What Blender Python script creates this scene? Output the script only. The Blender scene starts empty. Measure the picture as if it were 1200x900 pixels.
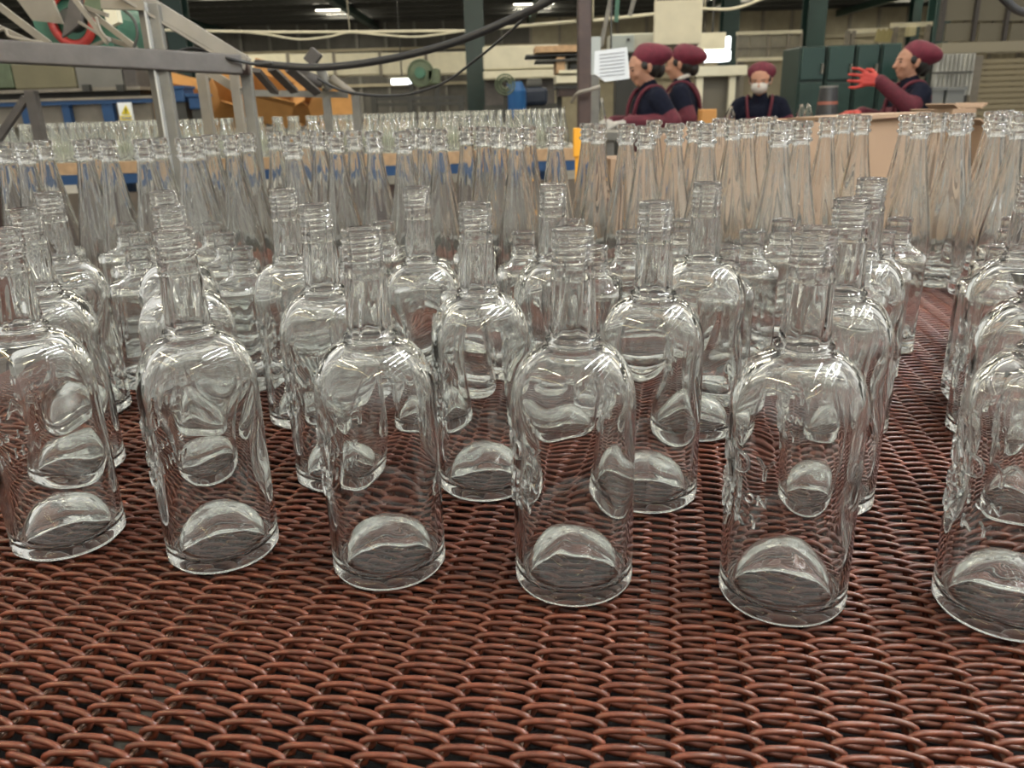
import bpy, bmesh, math, random
import numpy as np
from mathutils import Vector, Matrix
random.seed(7)
PI = math.pi
S = bpy.context.scene
COL = S.collection

# ------------------------------------------------------------------ camera
FPX, PITCH, ROLL, CH = 936.3, math.radians(19.04), math.radians(-1.69), .3083
_c, _s = math.cos(PITCH), math.sin(PITCH)
cF = Vector((0, _c, -_s)); _U = Vector((0, _s, _c)); _R = Vector((1, 0, 0))
cR = math.cos(ROLL) * _R + math.sin(ROLL) * _U
cU = -math.sin(ROLL) * _R + math.cos(ROLL) * _U
CAM = Vector((0, 0, CH))
cd = bpy.data.cameras.new('camera'); cam = bpy.data.objects.new('camera', cd); COL.objects.link(cam)
cam.matrix_world = Matrix(((cR.x, cU.x, -cF.x, 0), (cR.y, cU.y, -cF.y, 0), (cR.z, cU.z, -cF.z, CH), (0, 0, 0, 1)))
cd.sensor_width = 36; cd.lens = FPX / 1200 * 36; cd.clip_start = .02; cd.clip_end = 200
cd.dof.use_dof = True; cd.dof.focus_distance = .62; cd.dof.aperture_fstop = 13
S.camera = cam

# ------------------------------------------------------------------ world, exposure
w = bpy.data.worlds.new('hall_daylight'); S.world = w; w.use_nodes = True
bg = w.node_tree.nodes['Background']; bg.inputs[0].default_value = (1, .97, .9, 1); bg.inputs[1].default_value = .66
S.view_settings.view_transform = 'Standard'; S.view_settings.look = 'None'
S.view_settings.exposure = 0.36; S.view_settings.gamma = 1; S.view_settings.use_curve_mapping = False
cy = S.cycles
cy.max_bounces = 36; cy.transmission_bounces = 36; cy.glossy_bounces = 12; cy.diffuse_bounces = 3; cy.transparent_max_bounces = 8
cy.caustics_reflective = True; cy.caustics_refractive = True; cy.blur_glossy = .3
cy.sample_clamp_indirect = 6; cy.sample_clamp_direct = 0

# ------------------------------------------------------------------ materials
MATS = {}
def mat(name, col, rough=.6, metal=0, noise=0, scale=20, bump=0, emit=0, spec=.5, trans=0, ior=1.5, coords='Object'):
    if name in MATS: return MATS[name]
    m = bpy.data.materials.new(name); m.use_nodes = True; nt = m.node_tree; b = nt.nodes['Principled BSDF']
    c = (*col, 1)
    b.inputs['Base Color'].default_value = c; b.inputs['Roughness'].default_value = rough
    b.inputs['Metallic'].default_value = metal; b.inputs['Specular IOR Level'].default_value = spec
    b.inputs['Transmission Weight'].default_value = trans; b.inputs['IOR'].default_value = ior
    if emit:
        b.inputs['Emission Color'].default_value = c; b.inputs['Emission Strength'].default_value = emit
    if noise or bump:
        tc = nt.nodes.new('ShaderNodeTexCoord'); n = nt.nodes.new('ShaderNodeTexNoise')
        n.inputs['Scale'].default_value = scale; n.inputs['Detail'].default_value = 4
        nt.links.new(tc.outputs[coords], n.inputs['Vector'])
        if noise:
            r = nt.nodes.new('ShaderNodeValToRGB')
            r.color_ramp.elements[0].position = .3; r.color_ramp.elements[1].position = .7
            r.color_ramp.elements[0].color = (*[x * (1 - noise) for x in col], 1)
            r.color_ramp.elements[1].color = (*[min(1, x * (1 + noise)) for x in col], 1)
            nt.links.new(n.outputs['Fac'], r.inputs[0]); nt.links.new(r.outputs[0], b.inputs['Base Color'])
        if bump:
            bp = nt.nodes.new('ShaderNodeBump'); bp.inputs['Strength'].default_value = bump; bp.inputs['Distance'].default_value = .01
            nt.links.new(n.outputs['Fac'], bp.inputs['Height']); nt.links.new(bp.outputs[0], b.inputs['Normal'])
    MATS[name] = m; return m

def glass(name, col=(.992, .996, .993)):
    m = bpy.data.materials.new(name); m.use_nodes = True; nt = m.node_tree
    nt.nodes.remove(nt.nodes['Principled BSDF'])
    g = nt.nodes.new('ShaderNodeBsdfGlass'); g.inputs['Color'].default_value = (*col, 1)
    g.inputs['Roughness'].default_value = 0; g.inputs['IOR'].default_value = 1.5
    nt.links.new(g.outputs[0], nt.nodes['Material Output'].inputs[0]); return m
GLASS = glass('clear_flint_glass')
GLASSF = glass('clear_glass_far', (.99, .995, .985))

# ------------------------------------------------------------------ helpers
def ray(x, y): return cF + cR * ((x - 600) / FPX) + cU * ((450 - y) / FPX)
def at(x, y, Y):
    d = ray(x, y); return CAM + d * (Y / d.y)
def atz(x, y, z):
    d = ray(x, y); return CAM + d * ((z - CH) / d.z)
def ppm(Y): return FPX / .945 / Y
def link(name, me, m=None, parent=None, smooth=False):
    o = bpy.data.objects.new(name, me); COL.objects.link(o)
    if m is not None and not me.materials: me.materials.append(m)
    if parent is not None: o.parent = parent
    if smooth:
        for p in me.polygons: p.use_smooth = True
    return o
def tag(o, label, cat, group=None, kind=None):
    o['label'] = label; o['category'] = cat
    if group: o['group'] = group
    if kind: o['kind'] = kind
    return o
def structure(o, label=None):
    o['kind'] = 'structure'
    if label: o['label'] = label
    return o
def empty(name, loc, label, cat, group=None, rz=0):
    o = bpy.data.objects.new(name, None); COL.objects.link(o); o.location = loc; o.rotation_euler = (0, 0, rz)
    o.empty_display_size = .05
    return tag(o, label, cat, group)
def part(name, me, m, parent, smooth=False):
    """mesh given in WORLD coordinates, attached to an unrotated empty"""
    o = link(name, me, m, parent, smooth)
    if parent is not None:
        o.matrix_parent_inverse = Matrix.Translation(parent.location).inverted() if parent.parent is None else Matrix.Identity(4)
    return o
class MB:
    """collects shapes in one bmesh"""
    def __init__(s): s.bm = bmesh.new()
    def box(s, c, d, rot=None, bevel=0):
        r = bmesh.ops.create_cube(s.bm, size=1); vs = r['verts']
        M = Matrix.Translation(Vector(c)) @ (rot.to_4x4() if rot is not None else Matrix.Identity(4)) @ Matrix.Diagonal((*d, 1))
        bmesh.ops.transform(s.bm, matrix=M, verts=vs)
        if bevel:
            es = list({e for v in vs for e in v.link_edges})
            bmesh.ops.bevel(s.bm, geom=es, offset=bevel, segments=2, affect='EDGES', profile=.5)
        return s
    def bar(s, a, b, w_, h_, up=(0, 0, 1), bevel=0):
        a, b = Vector(a), Vector(b); z = (b - a); L = z.length; z.normalize()
        u = Vector(up); x = u.cross(z)
        if x.length < 1e-4: x = Vector((1, 0, 0)).cross(z)
        x.normalize(); y = z.cross(x)
        rot = Matrix((x, y, z)).transposed()
        return s.box((a + b) / 2, (w_, h_, L), rot, bevel)
    def cyl(s, a, b, r0, r1=None, seg=20, caps=True):
        if r1 is None: r1 = r0
        a, b = Vector(a), Vector(b); z = (b - a); L = z.length; z.normalize()
        r = bmesh.ops.create_cone(s.bm, cap_ends=caps, segments=seg, radius1=r0, radius2=r1, depth=L)
        q = Vector((0, 0, 1)).rotation_difference(z)
        bmesh.ops.transform(s.bm, matrix=Matrix.Translation((a + b) / 2) @ q.to_matrix().to_4x4(), verts=r['verts']); return s
    def ball(s, c, r, seg=16, rot=None):
        if not hasattr(r, '__len__'): r = (r, r, r)
        q = bmesh.ops.create_uvsphere(s.bm, u_segments=seg, v_segments=max(6, seg // 2), radius=1)
        M = Matrix.Translation(Vector(c)) @ (rot.to_4x4() if rot is not None else Matrix.Identity(4)) @ Matrix.Diagonal((*r, 1))
        bmesh.ops.transform(s.bm, matrix=M, verts=q['verts']); return s
    def tube(s, pts, r, seg=8, closed=False):
        pts = [Vector(p) for p in pts]; n = len(pts); rings = []; ref = None
        for i, p in enumerate(pts):
            a = pts[(i - 1) % n] if (closed or i) else pts[0]; b = pts[(i + 1) % n] if (closed or i < n - 1) else pts[-1]
            t = (b - a).normalized()
            if ref is None:
                ref = t.orthogonal().normalized()
            ref = (ref - t * ref.dot(t)).normalized(); q = t.cross(ref)
            rr = r(i / (n - 1)) if callable(r) else r
            rings.append([s.bm.verts.new(p + (ref * math.cos(k * 2 * PI / seg) + q * math.sin(k * 2 * PI / seg)) * rr) for k in range(seg)])
        for i in range(n if closed else n - 1):
            A, B = rings[i], rings[(i + 1) % n]
            for k in range(seg): s.bm.faces.new((A[k], A[(k + 1) % seg], B[(k + 1) % seg], B[k]))
        if not closed:
            s.bm.faces.new(rings[0][::-1]); s.bm.faces.new(rings[-1])
        return s
    def poly(s, pts, thick, nrm=None):
        """flat polygon extruded along nrm by thick"""
        pts = [Vector(p) for p in pts]
        if nrm is None: nrm = (pts[1] - pts[0]).cross(pts[2] - pts[0]).normalized()
        nrm = Vector(nrm) * thick
        a = [s.bm.verts.new(p) for p in pts]; b = [s.bm.verts.new(p + nrm) for p in pts]; n = len(pts)
        s.bm.faces.new(a[::-1]); s.bm.faces.new(b)
        for i in range(n): s.bm.faces.new((a[i], a[(i + 1) % n], b[(i + 1) % n], b[i]))
        return s
    def mesh(s, name):
        bmesh.ops.recalc_face_normals(s.bm, faces=s.bm.faces)
        me = bpy.data.meshes.new(name); s.bm.to_mesh(me); s.bm.free(); return me
    def build(s, name, m, parent=None, smooth=False): return part(name, s.mesh(name), m, parent, smooth)
def spline(ctrl, n=10):
    """Catmull-Rom through points"""
    c = [Vector(p) for p in ctrl]; out = []
    for i in range(len(c) - 1):
        p0 = c[i - 1] if i else c[0] * 2 - c[1]; p1, p2 = c[i], c[i + 1]; p3 = c[i + 2] if i + 2 < len(c) else c[-1] * 2 - c[-2]
        for k in range(n):
            t = k / n
            out.append(.5 * ((2 * p1) + (p2 - p0) * t + (2 * p0 - 5 * p1 + 4 * p2 - p3) * t * t + (3 * p1 - p0 - 3 * p2 + p3) * t ** 3))
    out.append(c[-1]); return out
def prect(x0, y0, x1, y1, Y):
    """box centre and size in X,Z for something seen in this part of the hall at distance Y"""
    a = at(x0, (y0 + y1) / 2, Y); b = at(x1, (y0 + y1) / 2, Y); t = at((x0 + x1) / 2, y0, Y); u = at((x0 + x1) / 2, y1, Y)
    return Vector(((a.x + b.x) / 2, Y, (t.z + u.z) / 2)), abs(b.x - a.x), abs(t.z - u.z)
def pbox(mb, x0, y0, x1, y1, Y, d, bevel=0):
    c, w_, h_ = prect(x0, y0, x1, y1, Y); c.y += d / 2
    mb.box(c, (w_, d, h_), bevel=bevel); return c, w_, h_
FLOOR = -.87

# ------------------------------------------------------------------ palette
M_WIRE = mat('rusty_brown_wire', (.090, .024, .0125), .36, 0, .45, 90, spec=.4)
M_ROD = mat('grey_brown_rod', (.12, .07, .05), .45, .2)
M_STEEL = mat('dull_grey_steel', (.17, .163, .143), .5, .25, .2, 14)
M_GREYP = mat('grey_brown_paint', (.075, .066, .060), .55, 0, .15, 25, .15)
M_PALE = mat('pale_beige_paint', (.22, .195, .155), .5, 0, .12, 14)
M_CREAM = mat('cream_paint', (.72, .67, .50), .55, 0, .06, 8)
M_GREEN = mat('dark_green_paint', (.016, .042, .036), .4, 0, .15, 6)
M_GREEN2 = mat('machine_green', (.04, .13, .085), .45, 0, .15, 20)
M_OLIVE = mat('olive_green_paint', (.10, .13, .075), .5, 0, .15, 20)
M_RED = mat('red_enamel', (.33, .03, .022), .4, 0, .2, 20)
M_BLACK = mat('black_rubber', (.02, .02, .021), .45)
M_DARK = mat('dark_iron', (.045, .045, .04), .5, .2)
M_BLUE = mat('blue_paint', (.012, .055, .15), .45, 0, .1, 10)
M_BROWN = mat('brown_oxide_paint', (.040, .021, .016), .55, 0, .2, 30)
M_CARD = mat('kraft_cardboard', (.50, .25, .075), .8, 0, .1, 12)
M_CARDL = mat('pale_cardboard', (.31, .205, .13), .8, 0, .08, 8)
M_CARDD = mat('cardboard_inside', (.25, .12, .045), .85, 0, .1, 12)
M_WOOD = mat('pale_wood', (.45, .29, .16), .7, 0, .2, 30)
M_YEL = mat('yellow_paint', (.80, .36, .02), .5)
M_SIGNY = mat('sign_yellow', (.72, .58, .03), .5)
M_WHITE = mat('white_paper', (.80, .83, .84), .7)
M_INK = mat('grey_ink', (.30, .31, .34), .8)
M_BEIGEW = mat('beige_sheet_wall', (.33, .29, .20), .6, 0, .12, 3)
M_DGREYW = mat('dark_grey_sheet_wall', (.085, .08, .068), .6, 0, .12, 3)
M_ROOF = mat('dark_roof_sheet', (.06, .058, .052), .5, .2)
M_FLOOR = mat('concrete_floor', (.20, .19, .17), .6, 0, .2, 3)
M_NAVY = mat('navy_workwear', (.008, .010, .022), .9, 0, .15, 60, spec=.15)
M_MAROON = mat('maroon_cloth', (.095, .008, .021), .75, 0, .2, 40)
M_HAT = mat('maroon_cap_cloth', (.125, .009, .028), .7, 0, .2, 40)
M_SKIN = mat('skin', (.48, .25, .165), .5, 0, .08, 30)
M_HAIR = mat('black_hair', (.012, .010, .009), .45)
M_GLOVEW = mat('white_cotton_glove', (.52, .50, .46), .85, 0, .1, 60)
M_GLOVER = mat('red_rubber_glove', (.50, .045, .035), .5)
M_MASK = mat('white_mask', (.66, .64, .60), .8)
M_GALV = mat('galvanised_sheet', (.60, .60, .57), .3, .6, .15, 6)
M_LAMPW = mat('lit_tube_cool', (.90, .95, 1.0), .5, emit=130)
M_LAMPY = mat('lit_tube_warm', (1.0, .84, .52), .5, emit=100)
M_ROOFGLOW = mat('glowing_roof_sheet', (1.0, .93, .76), .5, emit=12)
M_WIN = mat('bright_window', (.92, .97, 1.0), .5, emit=3)

# ------------------------------------------------------------------ the hall (structure)
floor = MB().box((0, 12, FLOOR - .1), (46, 48, .2)).build('floor', M_FLOOR); structure(floor, 'grey concrete hall floor')
WB = 30
zt = at(420, 27, WB).z
wall = bpy.data.objects.new('wall_back', None); COL.objects.link(wall); wall.location = (0, WB, FLOOR); structure(wall, 'sheet metal back wall of the hall')
pw = 1.0
for i in range(-23, 23):
    x = i * pw + .5
    px = 600 + x * ppm(WB)
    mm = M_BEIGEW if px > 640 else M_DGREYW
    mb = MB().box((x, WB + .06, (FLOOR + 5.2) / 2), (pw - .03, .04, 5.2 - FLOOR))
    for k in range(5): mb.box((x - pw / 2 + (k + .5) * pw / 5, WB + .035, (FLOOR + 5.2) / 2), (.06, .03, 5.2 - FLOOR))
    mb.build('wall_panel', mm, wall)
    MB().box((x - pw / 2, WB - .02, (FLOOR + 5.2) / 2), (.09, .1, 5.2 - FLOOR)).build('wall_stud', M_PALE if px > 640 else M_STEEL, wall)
for zz in (1.2, 2.35):
    MB().box((0, WB - .1, zz), (46, .08, .1)).build('wall_rail', M_BEIGEW, wall)
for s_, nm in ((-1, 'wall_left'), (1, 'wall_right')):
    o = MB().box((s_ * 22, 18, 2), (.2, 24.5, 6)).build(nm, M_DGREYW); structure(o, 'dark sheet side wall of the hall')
roof = bpy.data.objects.new('ceiling', None); COL.objects.link(roof); roof.location = (0, 20, 3.3); structure(roof, 'dark corrugated roof over the far hall')
zr = zt
for i in range(-11, 11):
    mb = MB()
    mb.box((i * 2 + 1, 19.5, zr + .12), (1.97, 21.6, .03))
    for k in range(6): mb.box((i * 2 + .16 + k * .333, 19.5, zr + .095), (.08, 21.6, .03))
    mb.build('roof_sheet', M_ROOF, roof)
for i in (-8, -5, -2, 1, 4, 7):
    for y0 in (12.0, 16.5, 21.0, 25.5):
        MB().box((i * 2 - 1 + .0, y0 + 1.2, zr + .07), (1.2, 2.4, .02)).build('roof_glow_sheet', M_ROOFGLOW, roof)  # grid of glowing sheets added to brighten the back of the hall
for px_, py_, Y_ in ((278, 17, 22), (604, 4, 22)):
    q = at(px_, py_, Y_); MB().box((q.x, Y_, zr + .06), (2.3, 1.6, .02)).build('roof_glow_sheet', M_ROOFGLOW, roof)
for k in range(9): MB().box((0, 30 - .6 - k * 1.3, zr + .02), (44, .09, .14)).build('purlin', M_DARK, roof)
for xx in (-9.6, -4.3, 1, 6.3, 11.6): MB().box((xx, 19.5, zr - .14), (.18, 21.6, .2)).build('roof_beam', M_GREEN, roof)

# ------------------------------------------------------------------ the woven wire belt
BA = math.radians(11)
UX = Vector((math.cos(BA), -math.sin(BA), 0)); VX = Vector((math.sin(BA), math.cos(BA), 0))
def uv(u, v, z=0): return UX * u + VX * v + Vector((0, 0, z))
def to_uv(p): return p.dot(UX), p.dot(VX)
BROT = -BA
V0, V1, U0, U1 = .06, 1.80, -1.16, 1.16
PIT, CW, SW, SH, WR = .0118, .0201, .0296, .0094, .00185
def spiral(hand):
    n = int((V1 - V0) / PIT); per = 16; pts = []
    hw, hh = SW / 2 - WR, SH / 2
    for i in range(n * per + 1):
        t = i / per; a = 2 * PI * t
        ca, sa = math.cos(a), math.sin(a)
        x = hw * math.copysign(abs(ca) ** .92, ca); z = hh * math.copysign(abs(sa) ** .5, sa)
        pts.append((hand * x, V0 + t * PIT, z))
    return MB().tube(pts, WR, 6).mesh('wire_spiral')
belt = empty('woven_wire_belt', (0, 0, 0), 'reddish-brown woven wire conveyor belt carrying the glass bottles', 'conveyor belt', rz=BROT)
sp = [spiral(1), spiral(-1)]
for me in sp:
    me.materials.append(M_WIRE)
    for p in me.polygons: p.use_smooth = True
rodm = MB().cyl((0, V0, 0), (0, V1, 0), .0013, seg=6).mesh('cross_rod'); rodm.materials.append(M_ROD)
NS = int((U1 - U0) / CW)
for i in range(NS):
    o = link('wire_spiral', sp[i % 2], None, belt)
    o.location = (U0 + i * CW, (i % 2) * PIT * .5 + random.uniform(-.0006, .0006), -SH / 2 - WR + random.uniform(-.0004, .0002))
    r = link('cross_rod', rodm, None, belt); r.location = (U0 + (i + .5) * CW, 0, -SH / 2 - WR)
# conveyor bed under the belt
bed = empty('conveyor_frame', (0, 0, FLOOR), 'dark steel frame and drip tray beneath the woven belt', 'conveyor frame', rz=BROT)
bz = -FLOOR
def lb(name, c, d, m, par=bed): 
    o = link(name, MB().box((c[0], c[1], c[2]), d).mesh(name), m, par); return o
lb('side_rail', (0, V1 + .03, bz - .06), (2.5, .05, .16), M_DARK); lb('side_rail', (0, V0 - .03, bz - .06), (2.5, .05, .16), M_DARK)
for k in range(9): lb('support_bar', (-1.16 + k * .29, (V0 + V1) / 2, bz - .035), (.02, V1 - V0 + .04, .03), M_DARK)
lb('drip_tray', (0, (V0 + V1) / 2, bz - .17), (2.4, V1 - V0, .012), mat('wet_dark_tray', (.03, .03, .033), .14, .7))
for a_ in (-1.1, 1.1):
    for b_ in (V0, V1): lb('leg', (a_, b_, (bz - .14) / 2), (.06, .06, bz - .14), M_DARK)

# ------------------------------------------------------------------ bottles
def resample(ctrl, step):
    out = [np.array(ctrl[0], float)]
    for a, b in zip(ctrl[:-1], ctrl[1:]):
        a, b = np.array(a, float), np.array(b, float); n = max(1, int(math.ceil(np.linalg.norm(b - a) / step)))
        for k in range(1, n + 1): out.append(a + (b - a) * k / n)
    return out
def smoothed(ctrl, n=8):
    pts = spline([(p[0], p[1], 0) for p in ctrl], n); return [(max(p.x, 0.0), p.y) for p in pts]
def shell(name, outer, inner, seg, fo=None, fi=None, m=GLASS):
    """closed glass wall: outer profile from base centre up to lip, inner profile from lip down to floor centre. entries (r,z)"""
    rows = [(r, z, fo) for r, z in outer] + [(r, z, fi) for r, z in inner]
    V, Fc, idx = [], [], []
    for r, z, fn in rows:
        if r < 1e-6:
            idx.append([len(V)]); V.append((0, 0, z)); continue
        ring = []
        for k in range(seg):
            t = 2 * PI * k / seg
            x, y, zz = (r * math.cos(t), r * math.sin(t), z) if fn is None else fn(r, z, t)
            ring.append(len(V)); V.append((x, y, zz))
        idx.append(ring)
    for A, B in zip(idx[:-1], idx[1:]):
        for k in range(seg):
            k2 = (k + 1) % seg
            if len(A) == 1 and len(B) == 1: break
            if len(A) == 1: Fc.append((A[0], B[k2], B[k]))
            elif len(B) == 1: Fc.append((A[k], A[k2], B[0]))
            else: Fc.append((A[k], A[k2], B[k2], B[k]))
    me = bpy.data.meshes.new(name); me.from_pydata(V, [], Fc); me.materials.append(m)
    bm = bmesh.new(); bm.from_mesh(me); bmesh.ops.recalc_face_normals(bm, faces=bm.faces); bm.to_mesh(me); bm.free()
    for p in me.polygons: p.use_smooth = True
    return me
def arc(cx, cz, rx, rz, a0, a1, n):
    return [(cx + rx * math.cos(math.radians(a0 + (a1 - a0) * k / n)), cz + rz * math.sin(math.radians(a0 + (a1 - a0) * k / n))) for k in range(n + 1)]

# --- threaded whisky bottle, 240 mm
RB = .0402
def whisky(var):
    rnd = random.Random(var + 20)
    base = [(0, .0300), (.006, .0297), (.012, .0285), (.018, .0255), (.023, .0205), (.0272, .0135), (.0302, .0065), (.0325, .0018)] + arc(.0348, .0020, .0020, .0020, 225, 270, 2) \
        + arc(.0364, .0040, .0038, .0040, -90, 0, 6)
    body = [(.0402, .009), (.0398, .012), (RB, .018)] + [(RB, z) for z in np.linspace(.026, .128, 10)]
    sh = arc(.0172, .128, RB - .0172, .0385, 3, 84, 22)
    neck = [(.0178, .1668), (.0165, .1677), (.0162, .1686), (.0167, .1693), (.0174, .1700), (.0176, .1711), (.0171, .1722), (.0158, .1730), (.0149, .1740), (.0147, .178), (.0144, .188), (.0140, .198), (.0137, .205),
            (.0133, .2085), (.0131, .2095), (.0136, .2105), (.0137, .2125), (.0136, .2145), (.0128, .2155), (.0127, .2165), (.0126, .218)]
    thr = [(.0125, z) for z in np.linspace(.2185, .2365, 40)]
    lip = [(.0127, .2372), (.0129, .2382), (.0127, .2392), (.0121, .2398), (.0110, .240)]
    inn = [(.0103, .2398), (.0098, .239), (.0095, .236)] + [(.0094, z) for z in np.linspace(.23, .178, 16)] + [(.0097, .172), (.0108, .167)] + \
        arc(.0125, .126, .0355 - .0125, .0345, 80, 3, 18) + [(.0354, z) for z in np.linspace(.122, .044, 14)] + \
        [(.0355, .032), (.0356, .020), (.0352, .0125), (.0344, .0092), (.0333, .0090), (.0322, .0114), (.0296, .0184), (.0258, .0256), (.021, .0306), (.016, .0334), (.009, .0351), (0, .0356)]
    ph = [rnd.uniform(0, 6.28) for _ in range(8)]
    def fo(r, z, t):
        if .2183 < z < .2368:
            k = ((z - .2185) / .0044 - t / (2 * PI)) % 1
            e = min(1, (z - .2183) / .002, (.2368 - z) / .002)
            r += .0011 * e * max(0, math.sin(k * 2 * PI)) ** .8
        elif .172 < z < .206:
            r += .00012 * math.sin(5 * t + 60 * z + ph[6])
        return r * math.cos(t), r * math.sin(t), z
    def fi(r, z, t):
        if .17 < z < .236:
            r += .0006 * math.sin(3 * t + 45 * z + ph[0]) + .00035 * math.sin(7 * t - 90 * z + ph[1])
        elif z > .040:
            e = min(1, (z - .040) / .03)
            r += e * (.00085 * math.sin(2 * t + 16 * z + ph[2]) + .00048 * math.sin(3 * t - 34 * z + ph[3]) + .00016 * math.sin(6 * t + 55 * z + ph[4]) + .0003 * math.sin(75 * z + ph[6] + 2 * math.sin(t)))
        elif r > .005:
            z += (.0005 * math.sin(3 * t + ph[5]) + .0002 * math.sin(5 * t + ph[7])) * min(1, r / .02)
        return r * math.cos(t), r * math.sin(t), z
    return shell('whisky_bottle', base + body + sh + neck + thr + lip, inn, 96, fo, fi)
WH = [whisky(k) for k in range(4)]

# --- raised lettering on the whisky bottles
def lettering():
    bm = bmesh.new()
    for txt, size, zc, adv in (('PADDY', .0195, .104, .0165), ('SELECTION', .0088, .0830, .0081), ('WHISKY', .0125, .0680, .0114)):
        for i, ch in enumerate(txt):
            cu = bpy.data.curves.new('t', 'FONT'); cu.body = ch; cu.size = size; cu.align_x = 'CENTER'
            cu.extrude = .0006; cu.bevel_depth = .0005; cu.bevel_resolution = 1; cu.resolution_u = 4; cu.offset = -.0004
            to = bpy.data.objects.new('t', cu); COL.objects.link(to)
            dg = bpy.context.evaluated_depsgraph_get(); dg.update()
            me = bpy.data.meshes.new_from_object(to.evaluated_get(dg))
            for v in me.vertices:
                x = v.co.x + (i - (len(txt) - 1) / 2) * adv; z = v.co.y + zc - size * .36; r = RB + .0003 + v.co.z
                v.co = (r * math.cos(x / RB), r * math.sin(x / RB), z)
            bm.from_mesh(me); bpy.data.objects.remove(to); bpy.data.curves.remove(cu); bpy.data.meshes.remove(me)
    me = bpy.data.meshes.new('raised_lettering'); bm.to_mesh(me); bm.free(); me.materials.append(GLASS); return me
LET = lettering()

# --- flat flask with short neck, 165 mm
def flask():
    def sec(r, z, t):       # r is a 0..1 style scale against the body half width .030
        ct, st = math.cos(t), math.sin(t)
        k = min(1, max(0, (r - .015) / .010)); k = k * k * (3 - 2 * k)
        n = 2 + 1.6 * k; ax = r; ay = r * (1 + .53 * k)
        x = ax * math.copysign(abs(ct) ** (2 / n), ct); y = ay * math.copysign(abs(st) ** (2 / n), st)
        return x, y, z
    def fi(r, z, t):
        x, y, zz = sec(r, z, t)
        if .02 < z < .125:
            g = 1 + .018 * math.sin(2 * t + 30 * z) + .012 * math.sin(5 * t - 22 * z); x *= g; y *= g
        return x, y, zz
    out = [(0, .006), (.010, .0055), (.02, .003), (.0255, .0006), (.0268, 0)] + arc(.0268, .0034, .0034, .0034, -80, 0, 5) + \
          [(.0300, .008), (.0302, .014)] + [(.0302, z) for z in np.linspace(.022, .116, 9)] + arc(.0245, .119, .0057, .0075, 0, 75, 8) + \
          [(.0230, .1277), (.0200, .1292), (.0175, .1312), (.0160, .1335), (.0157, .1355), (.0163, .137), (.0166, .1385), (.0160, .140), (.0151, .1412), (.0151, .1425),
           (.0159, .1435), (.0161, .145), (.0154, .1465), (.0145, .1475), (.0141, .149), (.0140, .158), (.0142, .160), (.0148, .1612), (.0149, .1632), (.0144, .1646), (.0136, .165)]
    inn = [(.0122, .1648), (.0112, .163), (.0109, .158), (.0109, .142), (.0115, .136), (.0140, .130), (.0190, .1262), (.0235, .1235), (.0262, .119), (.0268, .113)] + \
          [(.0266, z) for z in np.linspace(.104, .03, 8)] + [(.026, .022), (.0235, .0165), (.019, .0142), (.012, .0148), (.006, .0155), (0, .0158)]
    return shell('flask_bottle', out, inn, 72, sec, fi)
FLK = flask()

# --- tall tapered bottle, 279 mm
def tapered(seg=64, k=1.0, name='tapered_bottle', m=GLASS, h=.279, rich=True):
    q = h / .279
    out = [(0, .010), (.010, .0095), (.018, .006), (.0255, .0012), (.0285, 0)] + arc(.0300, .0045, .0045, .0045, -80, 0, 4) + [(.0352, .012)] + \
          [(.0354, z) for z in np.linspace(.022, .088, 6)] + \
          [(.0350, .098), (.0341, .108), (.0326, .119), (.0305, .131), (.0280, .145), (.0254, .160), (.0228, .175), (.0203, .190), (.0180, .205), (.0160, .219), (.0143, .232), (.0131, .241), (.0125, .246), (.0125, .2485),
           (.0140, .2500), (.0158, .2512), (.0163, .2530), (.0158, .2548), (.0134, .2562), (.0122, .2578), (.0124, .2595), (.0140, .2608), (.0148, .2628), (.0143, .2645), (.0126, .2660), (.0121, .2675), (.0128, .2688), (.0148, .2698), (.0153, .272), (.0153, .2752), (.0147, .2778), (.0134, .279)]
    inn = [(.0100, .2788), (.0092, .277), (.0089, .270), (.0089, .255), (.0097, .245), (.0112, .232), (.0130, .219), (.0150, .205), (.0173, .190), (.0198, .175), (.0224, .160), (.0250, .145), (.0275, .131), (.0295, .119), (.0309, .108), (.0317, .098)] + \
          [(.0320, z) for z in np.linspace(.088, .03, 5)] + [(.031, .022), (.028, .017), (.022, .0165), (.012, .0195), (0, .021)]
    def fi(r, z, t):
        if rich and .03 < z < .25: r += .0005 * math.sin(9 * t + 14 * z) + .0005 * math.sin(4 * t - 30 * z)
        return k * r * math.cos(t), k * r * math.sin(t), z * q
    def fo(r, z, t): return k * r * math.cos(t), k * r * math.sin(t), z * q
    return shell(name, out, inn, seg, fo, fi, m)
TAP = tapered()
FAR = tapered(20, .80, 'far_bottle', GLASSF, .172, False)

ORD = ['first', 'second', 'third', 'fourth', 'fifth', 'sixth', 'seventh', 'eighth', 'ninth', 'tenth', 'eleventh', 'twelfth', 'thirteenth', 'fourteenth', 'fifteenth', 'sixteenth', 'seventeenth', 'eighteenth', 'nineteenth', 'twentieth', 'twenty-first', 'twenty-second', 'twenty-third', 'twenty-fourth', 'twenty-fifth', 'twenty-sixth', 'twenty-seventh', 'twenty-eighth', 'twenty-ninth', 'thirtieth', 'thirty-first', 'thirty-second']
A_ROWS = [('front', [(-.350, .558), (-.221, .534), (-.092, .507), (.039, .482), (.174, .454), (.307, .432)]),
          ('second', [(-.410, .692), (-.283, .682), (-.155, .658), (-.025, .633), (.111, .604), (.250, .587), (.385, .560)]),
          ('third', [(-.473, .848), (-.345, .825), (-.220, .806), (-.086, .785), (.044, .775), (.183, .744), (.330, .738), (.462, .712)])]
n = 0
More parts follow.
